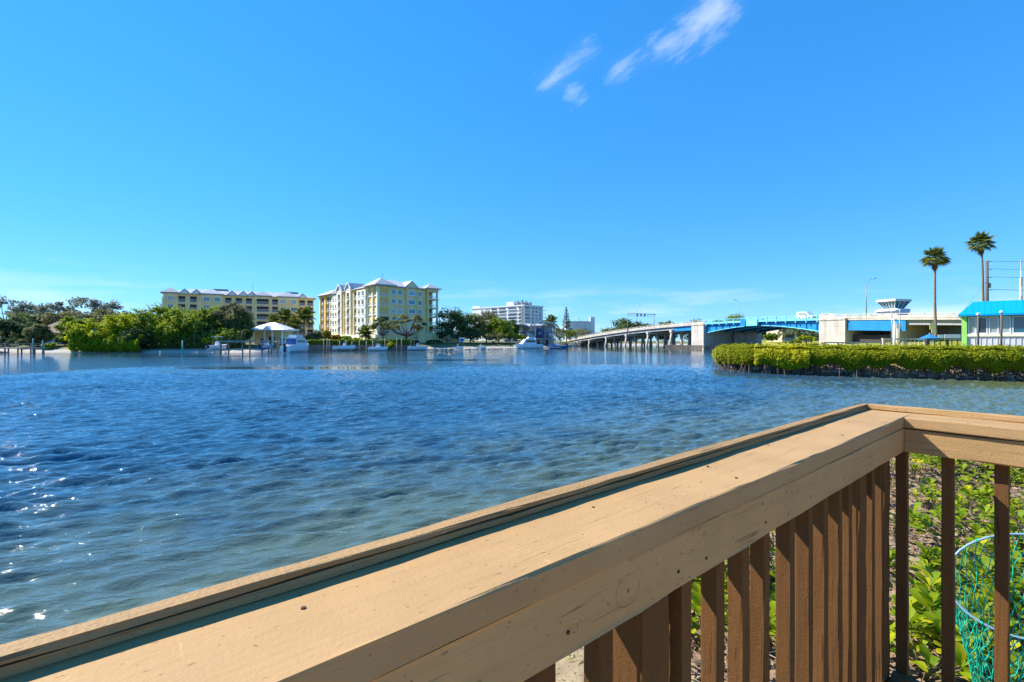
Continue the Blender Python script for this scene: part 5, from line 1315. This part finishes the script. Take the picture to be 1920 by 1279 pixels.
# hedge along the condominium quay
hedge('quay_hedge', 'long clipped green hedge on the dark quay below the yellow building', 'hedge', [(gx(568, 129), 127.6), (gx(640, 132), 131.6), (gx(706, 134.2), 134.0), (gx(775, 136.5), 136.4)], (0.1, 1.0), 5, gz(638, 131), 1.3, 0.4, 11000, 'mid', 12, stems=False, bulge=0.25)
def quay():
    t = thing('quay_wall', 'dark timber quay wall under the long hedge', 'wall', (0, 0, 0))
    pl = [(gx(566, 126.5), 126.5), (gx(640, 130.5), 130.4), (gx(706, 133), 132.8), (gx(778, 135.2), 135.2)]
    for (a, b) in zip(pl[:-1], pl[1:]):
        d = Vector((b[0] - a[0], b[1] - a[1], 0)); n = int(d.length / 2.4); u = d.normalized(); w = Vector((-u.y, u.x, 0))
        for i in range(n):
            p = Vector((a[0], a[1], 0)) + u * (d.length * i / n); L = d.length / n - 0.04; q = p + u * L
            V = [p, q, q + w * 0.3, p + w * 0.3]
            MB().add([(v.x, v.y, -0.8) for v in V] + [(v.x, v.y, 1.55) for v in V], [(3, 2, 1, 0), (4, 5, 6, 7), (0, 1, 5, 4), (1, 2, 6, 5), (2, 3, 7, 6), (3, 0, 4, 7)]).build('panel', M_['pile'], t)
quay()

# ------------------------------------------------------------------ docks, piles and boats
def dock_pile(px, Y, ptop, label, mat='pile'):
    x = gx(px, Y); h = gz(ptop, Y)
    t = thing('mooring_pile', label, 'pile', (x, Y, -0.8), 0, 'mooring piles along the far bank')
    MB().tube([(0, 0, -1), (0.03, 0, h + 0.8)], [0.17, 0.14], 7).build('shaft', M_[mat], t, True)
    MB().tube([(0.03, 0, h + 0.8), (0.03, 0, h + 0.98)], [0.16, 0.02], 7).build('pile_cap', M_['white'], t)
PL = [(607, 637, 'tall pile, left of a close pair by the quay'), (613.5, 636, 'left pile of the close pair by the quay'), (618, 637, 'right pile of the close pair by the quay'), (637, 641, 'pile just left of the white runabout'),
      (649, 640, 'pile beside the white runabout on its right'), (660, 642, 'pile in the middle of the quay'), (674, 640, 'pile under the palm by the podium'), (687, 642, 'pile below the small palm at the quay'), (699, 641, 'pile left of the moored white skiff'),
      (722, 637, 'pile right of the moored white skiff'), (744, 636, 'tall pile under the gnarled oak, left one'), (753, 637, 'tall pile under the gnarled oak, right one'), (770, 641, 'last pile before the beach')]
for px, pt, lab in PL: dock_pile(px, 126.3 + (px - 600) * 0.048 - 1.2, pt, lab)
dock_pile(62, 109.5, 636, 'teal pile at the end of the left dock', 'teal'); dock_pile(80, 111, 640, 'teal pile beside the house beach', 'teal'); dock_pile(342, 111, 640, 'pale green channel pile in front of the dark mangroves', 'teal')
def dock(label, px0, px1, Y, pz, dep, rail=True, mat='dockwood', name='dock'):
    x0, x1 = gx(px0, Y), gx(px1, Y); z = gz(pz, Y); t = thing(name, label, 'dock', (x0, Y, 0)); L = x1 - x0
    n = max(4, int(L / 1.2))
    for i in range(n): MB().box(L * i / n, L * (i + 1) / n - 0.06, 0, dep, z - 0.16, z).build('plank', M_[mat], t)
    for i in range(max(2, int(L / 3)) + 1):
        x = L * i / max(2, int(L / 3))
        for y in (0.15, dep - 0.15): MB().tube([(x, y, -1.6), (x, y, z - 0.16)], 0.15, 7).build('pile', M_['pile'], t)
        if rail: MB().box(x - 0.06, x + 0.06, dep - 0.1, dep, z + 0.005, z + 1.05).build('rail_post', M_[mat], t)
    if rail:
        for zz in (0.5, 0.98): MB().box(0, L, dep - 0.08, dep - 0.02, z + zz, z + zz + 0.09).build('rail', M_[mat], t)
    return t
dock('low grey dock with railing at the left picture edge', -60, 64, 109, 652.5, 2.4)
dock('small floating dock under the boat racks', 1010, 1052, 160, 651.5, 2.0, False)
dock('low wooden dock along the quay beside the runabout', 628, 668, 125.5, 652, 1.6, False)
def lift(label, px0, px1, Y, ptop, roofmat=None):
    x0, x1 = gx(px0, Y), gx(px1, Y); z = gz(ptop, Y); t = thing('boat_lift', label, 'boat lift', (x0, Y, 0)); L = x1 - x0
    for x in (0, L):
        for y in (0, 3.0): MB().tube([(x, y, -1.6), (x, y, z)], 0.16, 7).build('post', M_['pile'], t)
    for y in (0, 3.0): MB().box(-0.3, L + 0.3, y - 0.12, y + 0.12, z - 0.5, z - 0.1).build('beam', M_['dockwood'], t)
    for x in (0, L): MB().box(x - 0.1, x + 0.1, 0.12, 2.88, z - 0.42, z - 0.14).build('beam', M_['dockwood'], t)
    MB().box(0.2, L - 0.2, 0.2, 0.35, 0.75, 0.9).build('cradle', M_['steel'], t); MB().box(0.2, L - 0.2, 2.6, 2.75, 0.75, 0.9).build('cradle', M_['steel'], t)
    return t
lift('grey timber boat lift frame left of the pavilion', 414, 455, 108.5, 638); lift('narrow boat lift holding a dark boat before the pavilion', 491, 509, 108, 638)
def boat(label, px, Y, L, rz, hull='hullwhite', style='open', z=0.0, cat='boat', name='motor_boat', x=None, canvas='canvas', group='boats across the bay'):
    """boat with bow toward local +x"""
    t = thing(name, label, cat, (gx(px, Y) if x is None else x, Y, z), R(rz), group)
    B = L * (0.30 if L < 9 else 0.27); Hh = L * 0.125 + 0.15
    st = [(-0.5, 0.86, 0.0, 0.95), (-0.25, 1.0, -0.02, 0.95), (0.05, 1.0, -0.02, 1.0), (0.28, 0.80, 0.02, 1.1), (0.42, 0.42, 0.18, 1.2), (0.5, 0.03, 0.7, 1.3)]
    V = []; m = 7
    for q, wb, keel, top in st:
        zk = -0.28 * Hh + keel * Hh; zt = top * Hh; w = wb * B / 2
        V += [(q * L, -w, zt), (q * L, -w * 0.93, zk + (zt - zk) * 0.45), (q * L, -w * 0.55, zk + (zt - zk) * 0.12), (q * L, 0, zk), (q * L, w * 0.55, zk + (zt - zk) * 0.12), (q * L, w * 0.93, zk + (zt - zk) * 0.45), (q * L, w, zt)]
    fs = []
    for i in range(len(st) - 1):
        for j in range(m - 1): fs.append((i * m + j, (i + 1) * m + j, (i + 1) * m + j + 1, i * m + j + 1))
        fs.append((i * m + 6, (i + 1) * m + 6, (i + 1) * m, i * m))
    fs.append(tuple(range(m))); h = MB(); h.add(V, fs); h.build('hull', M_[hull], t)
    MB().box(-0.46 * L, 0.02 * L, -B * 0.36, B * 0.36, Hh * 0.96, Hh * 0.99).build('cockpit', M_['dark'] if style == 'open' else M_['white'], t)
    MB().box(-0.5 * L - 0.35, -0.5 * L - 0.02, -0.22, 0.22, 0.05, Hh * 1.35).build('outboard_motor', M_['blackrail'], t)
    if style == 'open':
        MB().frustum(-0.05 * L, 0.08 * L, -0.4, 0.4, Hh, -0.03 * L, 0.05 * L, -0.34, 0.34, Hh + 0.8).build('console', M_['white'], t)
        MB().box(0.045 * L, 0.06 * L, -0.42, 0.42, Hh + 0.8, Hh + 1.2).build('windshield', M_['darkglass'], t)
    if style in ('top', 'cabin'):
        for sx in (-0.16, 0.12):
            for sy in (-1, 1): MB().tube([(sx * L, sy * B * 0.34, Hh), (sx * L * 0.9, sy * B * 0.3, Hh + 1.9)], 0.035, 5).build('top_strut', M_['steel'], t)
        MB().box(-0.22 * L, 0.16 * L, -B * 0.4, B * 0.4, Hh + 1.9, Hh + 2.0).build('hard_top', M_['white'], t)
        MB().frustum(-0.06 * L, 0.1 * L, -0.5, 0.5, Hh, -0.04 * L, 0.06 * L, -0.4, 0.4, Hh + 0.9).build('console', M_['white'], t)
    if style == 'cruiser':
        c = MB().frustum(-0.25 * L, 0.30 * L, -B * 0.42, B * 0.42, Hh * 0.98, -0.22 * L, 0.16 * L, -B * 0.36, B * 0.36, Hh + 1.75).build('cabin', M_['white'], t)
        for sy in (-1, 1): MB().box(-0.2 * L, 0.14 * L, sy * B * 0.40 - 0.03, sy * B * 0.40 + 0.03, Hh + 0.7, Hh + 1.35).build('cabin_window', M_['darkglass'], c)
        MB().box(-0.262 * L, -0.252 * L, -B * 0.36, B * 0.36, Hh + 0.3, Hh + 1.6).build('canvas_curtain', M_[canvas], t)
        MB().box(-0.46 * L, -0.25 * L, -B * 0.42, B * 0.42, Hh + 1.76, Hh + 1.86).build('awning', M_['white'], t)
        MB().frustum(-0.2 * L, 0.08 * L, -B * 0.33, B * 0.33, Hh + 1.87, -0.18 * L, 0.03 * L, -B * 0.3, B * 0.3, Hh + 2.5).build('flybridge', M_['white'], t)
        MB().box(-0.2 * L, 0.05 * L, -B * 0.34, B * 0.34, Hh + 3.7, Hh + 3.8).build('bimini_top', M_['teal'], t)
        for sx in (-0.18, 0.03):
            for sy in (-1, 1): MB().tube([(sx * L, sy * B * 0.3, Hh + 2.4), (sx * L, sy * B * 0.32, Hh + 3.7)], 0.04, 5).build('top_strut', M_['steel'], t)
        mb = MB()
        for sy in (-1, 1): mb.tube([(0.1 * L, sy * B * 0.46, Hh + 0.75), (0.3 * L, sy * B * 0.36, Hh * 1.1 + 0.75), (0.49 * L, 0.02 * sy, Hh * 1.3 + 0.75)], 0.03, 4)
        tag(mb.build('bow_rail', M_['steel'], t), kind='stuff')
    return t
boat('white flybridge cruiser with blue stern curtain moored stern-on by the pavilion', 557, 112, 11.0, 88, style='cruiser', z=0.1)
boat('small white boat hanging in the left boat lift', 408, 110, 5.4, 80, style='top', z=0.9)
boat('dark hulled boat in the narrow lift before the pavilion', 500, 109.8, 5.0, 85, hull='hullblue', style='open', z=0.95)
boat('white runabout on the quay dock', 645, 124.2, 5.6, 8, style='open', z=0.55)
boat('white skiff moored between piles under the condominium corner', 709, 127.5, 5.4, -10, style='top', z=0.2)
boat('white centre-console boat at the right end of the quay', 783, 133.6, 5.6, 14, style='top', z=0.25)
boat('white dinghy lying on the beach, left one', 858, 143, 3.6, 5, style='open', z=0.25, name='dinghy')
boat('white dinghy lying on the beach, right one', 901, 146.8, 3.6, -6, style='open', z=0.25, name='dinghy')
boat('white cabin cruiser moored in front of the boat racks', 992, 158, 9.5, 200, style='cruiser', z=0.1, canvas='dark')
boat('small white boat beside the cabin cruiser at the marina', 977, 160, 6.5, 215, style='top', z=0.1)
boat('bright blue open boat at the marina end', 1046, 164, 6.4, 170, hull='hullblue', style='top', z=0.1)
def beach_board():
    Y = 150; x = gx(866, Y); zg = far_ground(x, Y); t = thing('notice_board', 'small white and blue board standing at the back of the beach', 'board', (x, Y, zg))
    for q in (-0.6, 0.6): MB().box(q - 0.06, q + 0.06, -0.06, 0.06, -0.3, 1.0).build('post', M_['white'], t)
    MB().box(-0.85, 0.85, -0.08, 0.08, 0.9, 2.2).build('panel', M_['white'], t); MB().box(-0.6, 0.6, -0.1, -0.082, 1.1, 1.8).build('print', M_['canvas'], t)
beach_board()
def marina():
    Y = 176; x0, x1 = gx(966, Y), gx(1041, Y); L = x1 - x0; zt = gz(603, Y) - 1.2
    t = thing('boat_rack_shed', 'open steel boat rack shed with curved white roof at the marina', 'shed', (x0, Y, 1.2))
    for i in range(5):
        for y in (0, 8): MB().box(L * i / 4 - 0.15, L * i / 4 + 0.15, y - 0.15, y + 0.15, -2, zt - 1).build('column', M_['steel'] if i % 2 else M_['white'], t)
    for k, z in enumerate((2.4, 4.6)):
        for y in (0, 8): MB().box(0, L, y - 0.1, y + 0.1, z - 0.2, z).build('rack_beam', M_['canvas'] if k else M_['steel'], t)
        for i in range(5): MB().box(L * i / 4 - 0.1, L * i / 4 + 0.1, 0.1, 7.9, z - 0.18, z - 0.02).build('rack_beam', M_['steel'], t)
    for a, b, lift_ in ((-1.0, L * 0.38, -0.9), (L * 0.36, L + 0.8, 0.0)):
        arc = [(a + (b - a) * i / 8, zt - 1 + lift_ + 1.1 * math.sin(math.pi * i / 8)) for i in range(9)]
        poly = arc + [(x, z - 0.35) for x, z in arc[::-1]]
        mb = MB(); n = len(arc); V = [(x, -1.0, z) for x, z in arc] + [(x, 9, z) for x, z in arc] + [(x, -1.0, z - .35) for x, z in arc] + [(x, 9, z - .35) for x, z in arc]
        fs = []
        for i in range(n - 1): fs += [(i, i + 1, n + i + 1, n + i), (2 * n + i, 3 * n + i, 3 * n + i + 1, 2 * n + i + 1), (i, 2 * n + i, 2 * n + i + 1, i + 1), (n + i, n + i + 1, 3 * n + i + 1, 3 * n + i)]
        fs += [(0, n, 3 * n, 2 * n), (n - 1, 3 * n - 1, 4 * n - 1, 2 * n - 1)]
        mb.add(V, fs); mb.build('roof', M_['white'], t)
    MB().box(0.3, L - 0.3, 8.2, 8.35, 0, zt - 1.2).build('rear_wall', M_['siding'], t)
    MB().box(L * 0.62, L - 0.4, 1.0, 5, -1.5, 1.9).build('office', M_['pinkwall'], t)
    MB().box(L * 0.76, L * 0.84, 0.92, 1.0, 0, 1.7).build('office_door', M_['dark'], t)
    w1 = 'boat stored in the racks, '
    boat('white ' + w1 + 'top tier left bay', 0, Y + 3.5, 6.0, -80, x=x0 + L * 0.13, style='open', z=1.2 + 5.0, name='racked_boat')
    boat('white ' + w1 + 'top tier second bay', 0, Y + 3.5, 6.0, -80, x=x0 + L * 0.38, style='open', z=1.2 + 5.0, name='racked_boat')
    boat('blue ' + w1 + 'top tier third bay', 0, Y + 3.5, 6.0, -80, x=x0 + L * 0.63, hull='hullblue', style='open', z=1.2 + 5.0, name='racked_boat')
    boat('white ' + w1 + 'middle tier left bay', 0, Y + 3.2, 6.6, -75, x=x0 + L * 0.13, style='open', z=1.2 + 2.8, name='racked_boat')
    boat('long white ' + w1 + 'middle tier second bay', 0, Y + 3.0, 7.0, -105, x=x0 + L * 0.38, style='open', z=1.2 + 2.8, name='racked_boat')
    boat('blue ' + w1 + 'middle tier third bay', 0, Y + 3.2, 6.4, -80, x=x0 + L * 0.63, hull='hullblue', style='open', z=1.2 + 2.8, name='racked_boat')
    boat('white ' + w1 + 'middle tier right bay', 0, Y + 3.2, 6.0, -80, x=x0 + L * 0.88, style='open', z=1.2 + 2.8, name='racked_boat')
    boat('white ' + w1 + 'on the ground left bay', 0, Y + 3.2, 6.4, -80, x=x0 + L * 0.2, style='open', z=1.35 + 0.35, name='racked_boat')
marina()
def marina_house():
    Y = 205; x0 = gx(945, Y); t = thing('marina_hall', 'low white hall with grey roof behind the boat racks', 'hall', (x0, Y, 2))
    MB().box(0, 20, 0, 10, -1, 6.3).build('wall', M_['whitebld'], t); MB().hip(0, 20, 0, 10, 6.31, 1.8, 0.6).build('roof', M_['roof'], t)
    for k in range(5): window(t, 1.5 + k * 3.6, -0.02, 3.8, 1.8, 1.4, 'darkglass')
marina_house()
stones('shore_rocks', 'pale rocks along the waterline of the far beach', [(gx(px, 143 + (px - 830) * 0.06) , far_y(gx(px, 143 + (px - 830) * 0.06)) + rr.uniform(-0.3, 0.8), rr.uniform(0, .25)) for px in np.linspace(800, 985, 46)], 0.2, 0.5, 'rock', 8)
stones('abutment_rocks', 'sandy riprap slope below the bridge abutment', [(x, far_y(x) + rr.uniform(0, 5), rr.uniform(0.1, 1.6)) for x in np.linspace(22, 48, 90)], 0.35, 0.8, 'rock', 9)

# ------------------------------------------------------------------ right bank: restaurant, fence, palms, poles
def restaurant():
    Y = 44.0; x0 = gx(1803, Y); zb = 1.9; zE = gz(593.5, Y)
    t = thing('waterfront_cafe', 'lime green and white cafe with bright blue roof at the right picture edge', 'building', (x0, Y, zb), R(-45))
    L = 9.0; e = zE - zb
    MB().box(0.0, 0.36, -0.12, 0.6, -0.6, e).build('corner_post', M_['green'], t)
    MB().box(0.38, L, 0.0, 8, -0.6, e * 0.46).build('lower_wall', M_['siding'], t)
    MB().box(0.06, 0.34, 0.62, 8, -0.6, e).build('side_wall', M_['green'], t)
    MB().box(0.38, L, 0.12, 8, e * 0.46 + 0.002, e - 0.02).build('upper_wall', M_['siding'], t)
    MB().box(0.37, L, -0.10, 0.10, e * 0.46 - 0.1, e * 0.46 + 0.12).build('sill_band', M_['cream'], t)
    x = 0.42; zw = e * 0.46 + 0.14; hw = e - zw - 0.06
    for w, g in ((0.56, 'darkglass'), (0.62, 'darkglass'), (0.62, 'darkglass'), (0.66, 'tealglass'), (0.80, 'tealglass'), (0.8, 'darkglass'), (0.8, 'darkglass'), (0.8, 'darkglass')):
        f = MB().box(x, x + w, 0.02, 0.10, zw, zw + 0.09).box(x, x + w, 0.02, 0.10, zw + hw - 0.09, zw + hw).box(x, x + 0.07, 0.02, 0.10, zw + 0.09, zw + hw - 0.09).box(x + w - 0.07, x + w, 0.02, 0.10, zw + 0.09, zw + hw - 0.09).build('window', M_['white'], t)
        MB().box(x + 0.07, x + w - 0.07, 0.06, 0.09, zw + 0.09, zw + hw - 0.09).build('pane', M_[g], f); x += w + 0.09
    for k in range(20):       # vertical battens of the siding
        MB().box(0.5 + k * 0.36, 0.54 + k * 0.36, -0.035, -0.001, -0.6, e * 0.46 - 0.11).build('batten', M_['siding'], t)
    zr = gz(569, Y) - zb + 0.18
    rf = MB(); ov = 0.22
    rf.add([(-ov, -0.5, e), (L + 1, -0.5, e), (L + 1, 9, e), (-ov, 9, e), (-ov, -0.5, e + 0.16), (L + 1, -0.5, e + 0.16), (L + 1, 9, e + 0.16), (-ov, 9, e + 0.16), (0.75, 1.3, zr), (L + 1, 1.3, zr), (L + 1, 7, zr), (0.75, 7, zr)],
           [(3, 2, 1, 0), (0, 1, 5, 4), (1, 2, 6, 5), (2, 3, 7, 6), (3, 0, 4, 7), (4, 5, 9, 8), (5, 6, 10, 9), (6, 7, 11, 10), (7, 4, 8, 11), (8, 9, 10, 11)])
    r_ = rf.build('roof', M_['roofblue'], t)
    for k in range(24):       # standing seams
        xx = -0.1 + k * 0.4; q = 1.0 if xx >= 0.75 else (xx + ov) / (0.75 + ov)
        MB().tube([(xx, -0.5, e + 0.165), (xx, -0.5 + 1.8 * q, e + 0.16 + (zr - e - 0.16) * q + 0.008)], 0.012, 4).build('roof_seam', M_['roofblue'], r_)
restaurant()
def bank_pole(px, Y, ptop, label, mat, rad=0.07, zg=1.9):
    x = gx(px, Y); h = gz(ptop, Y) - zg; t = thing('lamp_post', label, 'post', (x, Y, zg))
    MB().tube([(0, 0, -0.4), (0, 0, h)], [rad * 1.15, rad], 8).build('shaft', M_[mat], t, True)
    MB().tube([(0, 0, h), (0, 0, h + 0.12), (0, 0, h + 0.16)], [rad * 1.9, rad * 1.7, rad * 0.4], 8).build('cap', M_['white'], t)
bank_pole(1834, 40.5, 590, 'left brown post standing before the cafe windows', 'pole'); bank_pole(1877.5, 40.5, 586, 'right brown post standing before the cafe windows', 'pole')
bank_pole(1677, 46, 600, 'white post in front of the pale fence', 'white', 0.10)
bank_pole(1672, 62, 584, 'thin grey post left of the white post, higher', 'steel', 0.06, 2.2); bank_pole(1687, 62, 582, 'thin grey post right of the white post, higher', 'steel', 0.06, 2.2)
def fence(label, px0, px1, Y, ptop, mat, zg, pickets, name='fence'):
    x0, x1 = gx(px0, Y), gx(px1, Y); L = x1 - x0; h = gz(ptop, Y) - zg; t = thing(name, label, 'fence', (x0, Y, zg))
    n = max(2, int(L / 1.4))
    for i in range(n + 1): MB().box(L * i / n - 0.07, L * i / n + 0.07, -0.07, 0.07, -0.4, h - 0.01).build('post', M_[mat], t)
    MB().box(-0.1, L + 0.1, -0.1, 0.1, h, h + 0.14).build('top_rail', M_[mat], t); MB().box(0, L, -0.03, 0.03, 0.12, 0.2).build('bottom_rail', M_[mat], t)
    for i in range(int(L / pickets)): MB().box(pickets * i + 0.15, pickets * i + 0.22, -0.025, 0.025, 0.2, h).build('picket', M_[mat], t)
fence('pale wooden fence with open pickets behind the hedge', 1656, 1734, 47, 637, 'concrete', 1.85, 0.42)
fence('black metal fence between the umbrella and the cafe', 1738, 1816, 45.5, 637, 'blackrail', 1.85, 0.55)
fence('low grey roadside rail on the grassy bank', 1545, 1652, 58, 643.5, 'greyconc', 1.95, 2.0)
def umbrella():
    Y = 49; x = gx(1743, Y); zg = 2.0; ze, zt = gz(635.5, Y) - zg, gz(626, Y) - zg; t = thing('patio_umbrella', 'blue patio umbrella behind the black fence', 'umbrella', (x, Y, zg)); rad = 0.98
    c = MB(); n = 8; V = [(0, 0, zt)] + [(rad * math.cos(2 * math.pi * i / n), rad * math.sin(2 * math.pi * i / n), ze) for i in range(n)] + [(rad * 0.99 * math.cos(2 * math.pi * i / n), rad * 0.99 * math.sin(2 * math.pi * i / n), ze - 0.14) for i in range(n)]
    c.add(V, [(0, 1 + i, 1 + (i + 1) % n) for i in range(n)] + [(1 + i, 1 + n + i, 1 + n + (i + 1) % n, 1 + (i + 1) % n) for i in range(n)]); c.build('canopy', M_['umbrella'], t)
    MB().tube([(0, 0, -0.3), (0, 0, zt + 0.08)], 0.035, 8).build('pole', M_['white'], t)
    MB().tube([(0, 0, 0.62), (0, 0, 0.66)], 0.55, 16).build('table_top', M_['white'], t)
umbrella()
def road_sign(px, Y, pc, w, h, mat, label, zg=2.3):
    x = gx(px, Y); z = gz(pc, Y) - zg; t = thing('sign', label, 'sign', (x, Y, zg)); MB().tube([(0, 0, -0.3), (0, 0, z + h / 2)], 0.05, 6).build('post', M_['steel'], t); MB().box(-w / 2, w / 2, -0.09, -0.055, z - h / 2, z + h / 2).build('panel', M_[mat], t)
road_sign(1748, 66, 612, 0.85, 0.85, 'signyellow', 'pale yellow square sign under the bridge, upper one'); road_sign(1750, 65.5, 621, 0.65, 0.6, 'signyellow', 'smaller pale yellow sign under the bridge, below the square one')
road_sign(1785, 60, 632.5, 2.0, 0.75, 'white', 'wide white sign left of the cafe'); road_sign(1763, 60, 632, 0.7, 0.6, 'white', 'small white sign between umbrella and wide sign'); road_sign(1684, 70, 611, 0.7, 0.8, 'white', 'small white square sign at the end of the blue girder')
def shop():
    Y = 118; x0 = gx(1692, Y); t = thing('beige_shop', 'beige low building seen under the bridge between the columns', 'building', (x0, Y, 2.5))
    MB().box(0, 20, 0, 10, -1, 4.2).build('wall', M_['pinkwall'], t); MB().box(-0.5, 20.5, -1, 10.5, 4.2, 4.6).build('roof', M_['concrete'], t)
    for k, w in ((1.2, 1.6), (4.2, 1.2), (7, 2.0), (11, 2.0), (15, 2)): window(t, k, -0.02, 0.4, w, 2.2, 'darkglass')
shop()
def arch_building():
    Y = 200; x0 = gx(1466, Y); t = thing('beige_apartments', 'beige apartment house with dark balconies seen through the bridge arch', 'building', (x0, Y, 2.4)); L = gx(1560, Y) - x0
    MB().box(0, L, 0, 12, -1, 7.2).build('wall', M_['pinkwall'], t); MB().hip(0, L, 0, 12, 7.21, 2.5, 0.7).build('roof', M_['brownroof'], t)
    for x in (0.8, 6.6, 12.4):
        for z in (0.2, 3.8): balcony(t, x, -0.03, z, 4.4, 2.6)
    for x in (0.0, 5.4, 11.2, L - 0.6): MB().box(x, x + 0.75, -0.45, 0.0, -1, 7.2).build('pillar', M_['cream'], t)
arch_building()
def wpalm(px, ptop, Y, zg, label, seed, lean):
    x = gx(px, Y); return palm('fan_palm', label, x, Y, zg, gz(ptop, Y) - zg, 'fan', 1.85, 46, 0.16, 22, lean, 'tall fan palms behind the cafe', seed)
wpalm(1754, 483, 72, 2.5, 'tall fan palm rising from behind the pale fence', 1, (-0.15, 0)); wpalm(1845, 455, 74, 2.5, 'taller fan palm beside the utility pole behind the cafe roof', 2, (-0.5, 0))
def utility():
    Y = 73; x = gx(1850.5, Y); zg = 2.5; h = gz(489, Y) - zg; t = thing('utility_pole', 'dark wooden utility pole with wires running right', 'utility pole', (x, Y, zg))
    MB().tube([(0, 0, -0.5), (0, 0, h)], [0.27, 0.20], 10).build('pole', M_['pole'], t, True)
    for k, py in enumerate((490.5, 505, 520, 543.5)):
        z = gz(py, Y) - zg
        MB().tube([(0.15, 0, z), (0.75, 0, z)], 0.06, 6).build('insulator', M_['steel'], t)
        P = [(0.7 + q * 30, -q * 4, z + 0.05 - 0.5 * math.sin(math.pi * q) * 0.8) for q in np.linspace(0, 1, 12)]
        MB().tube(P, 0.022 if k < 3 else 0.03, 5, False).build('wire', M_['blackrail'], t)
    MB().box(0.15, 0.45, -0.2, 0.2, gz(540, Y) - zg, gz(531, Y) - zg).build('transformer', M_['steel'], t)
    MB().tube([(0, 0, h - 3), (-9, -2, 0.2)], 0.015, 4, False).build('guy_wire', M_['blackrail'], t)
utility()
def mast():
    Y = 170; x = gx(1914.5, Y); zg = 2.5; t = thing('radio_mast', 'thin red and white radio mast at the right picture edge', 'mast', (x, Y, zg)); z = 0; top = gz(487, Y) - zg
    k = 0; seg = top / 9
    for i in range(9):
        MB().tube([(0, 0, i * seg), (0, 0, (i + 1) * seg - 0.02)], 0.42 if 4 <= i < 7 else 0.16, 8).build('section', M_['white'] if i % 2 else M_['pinkwall'], t)
mast()
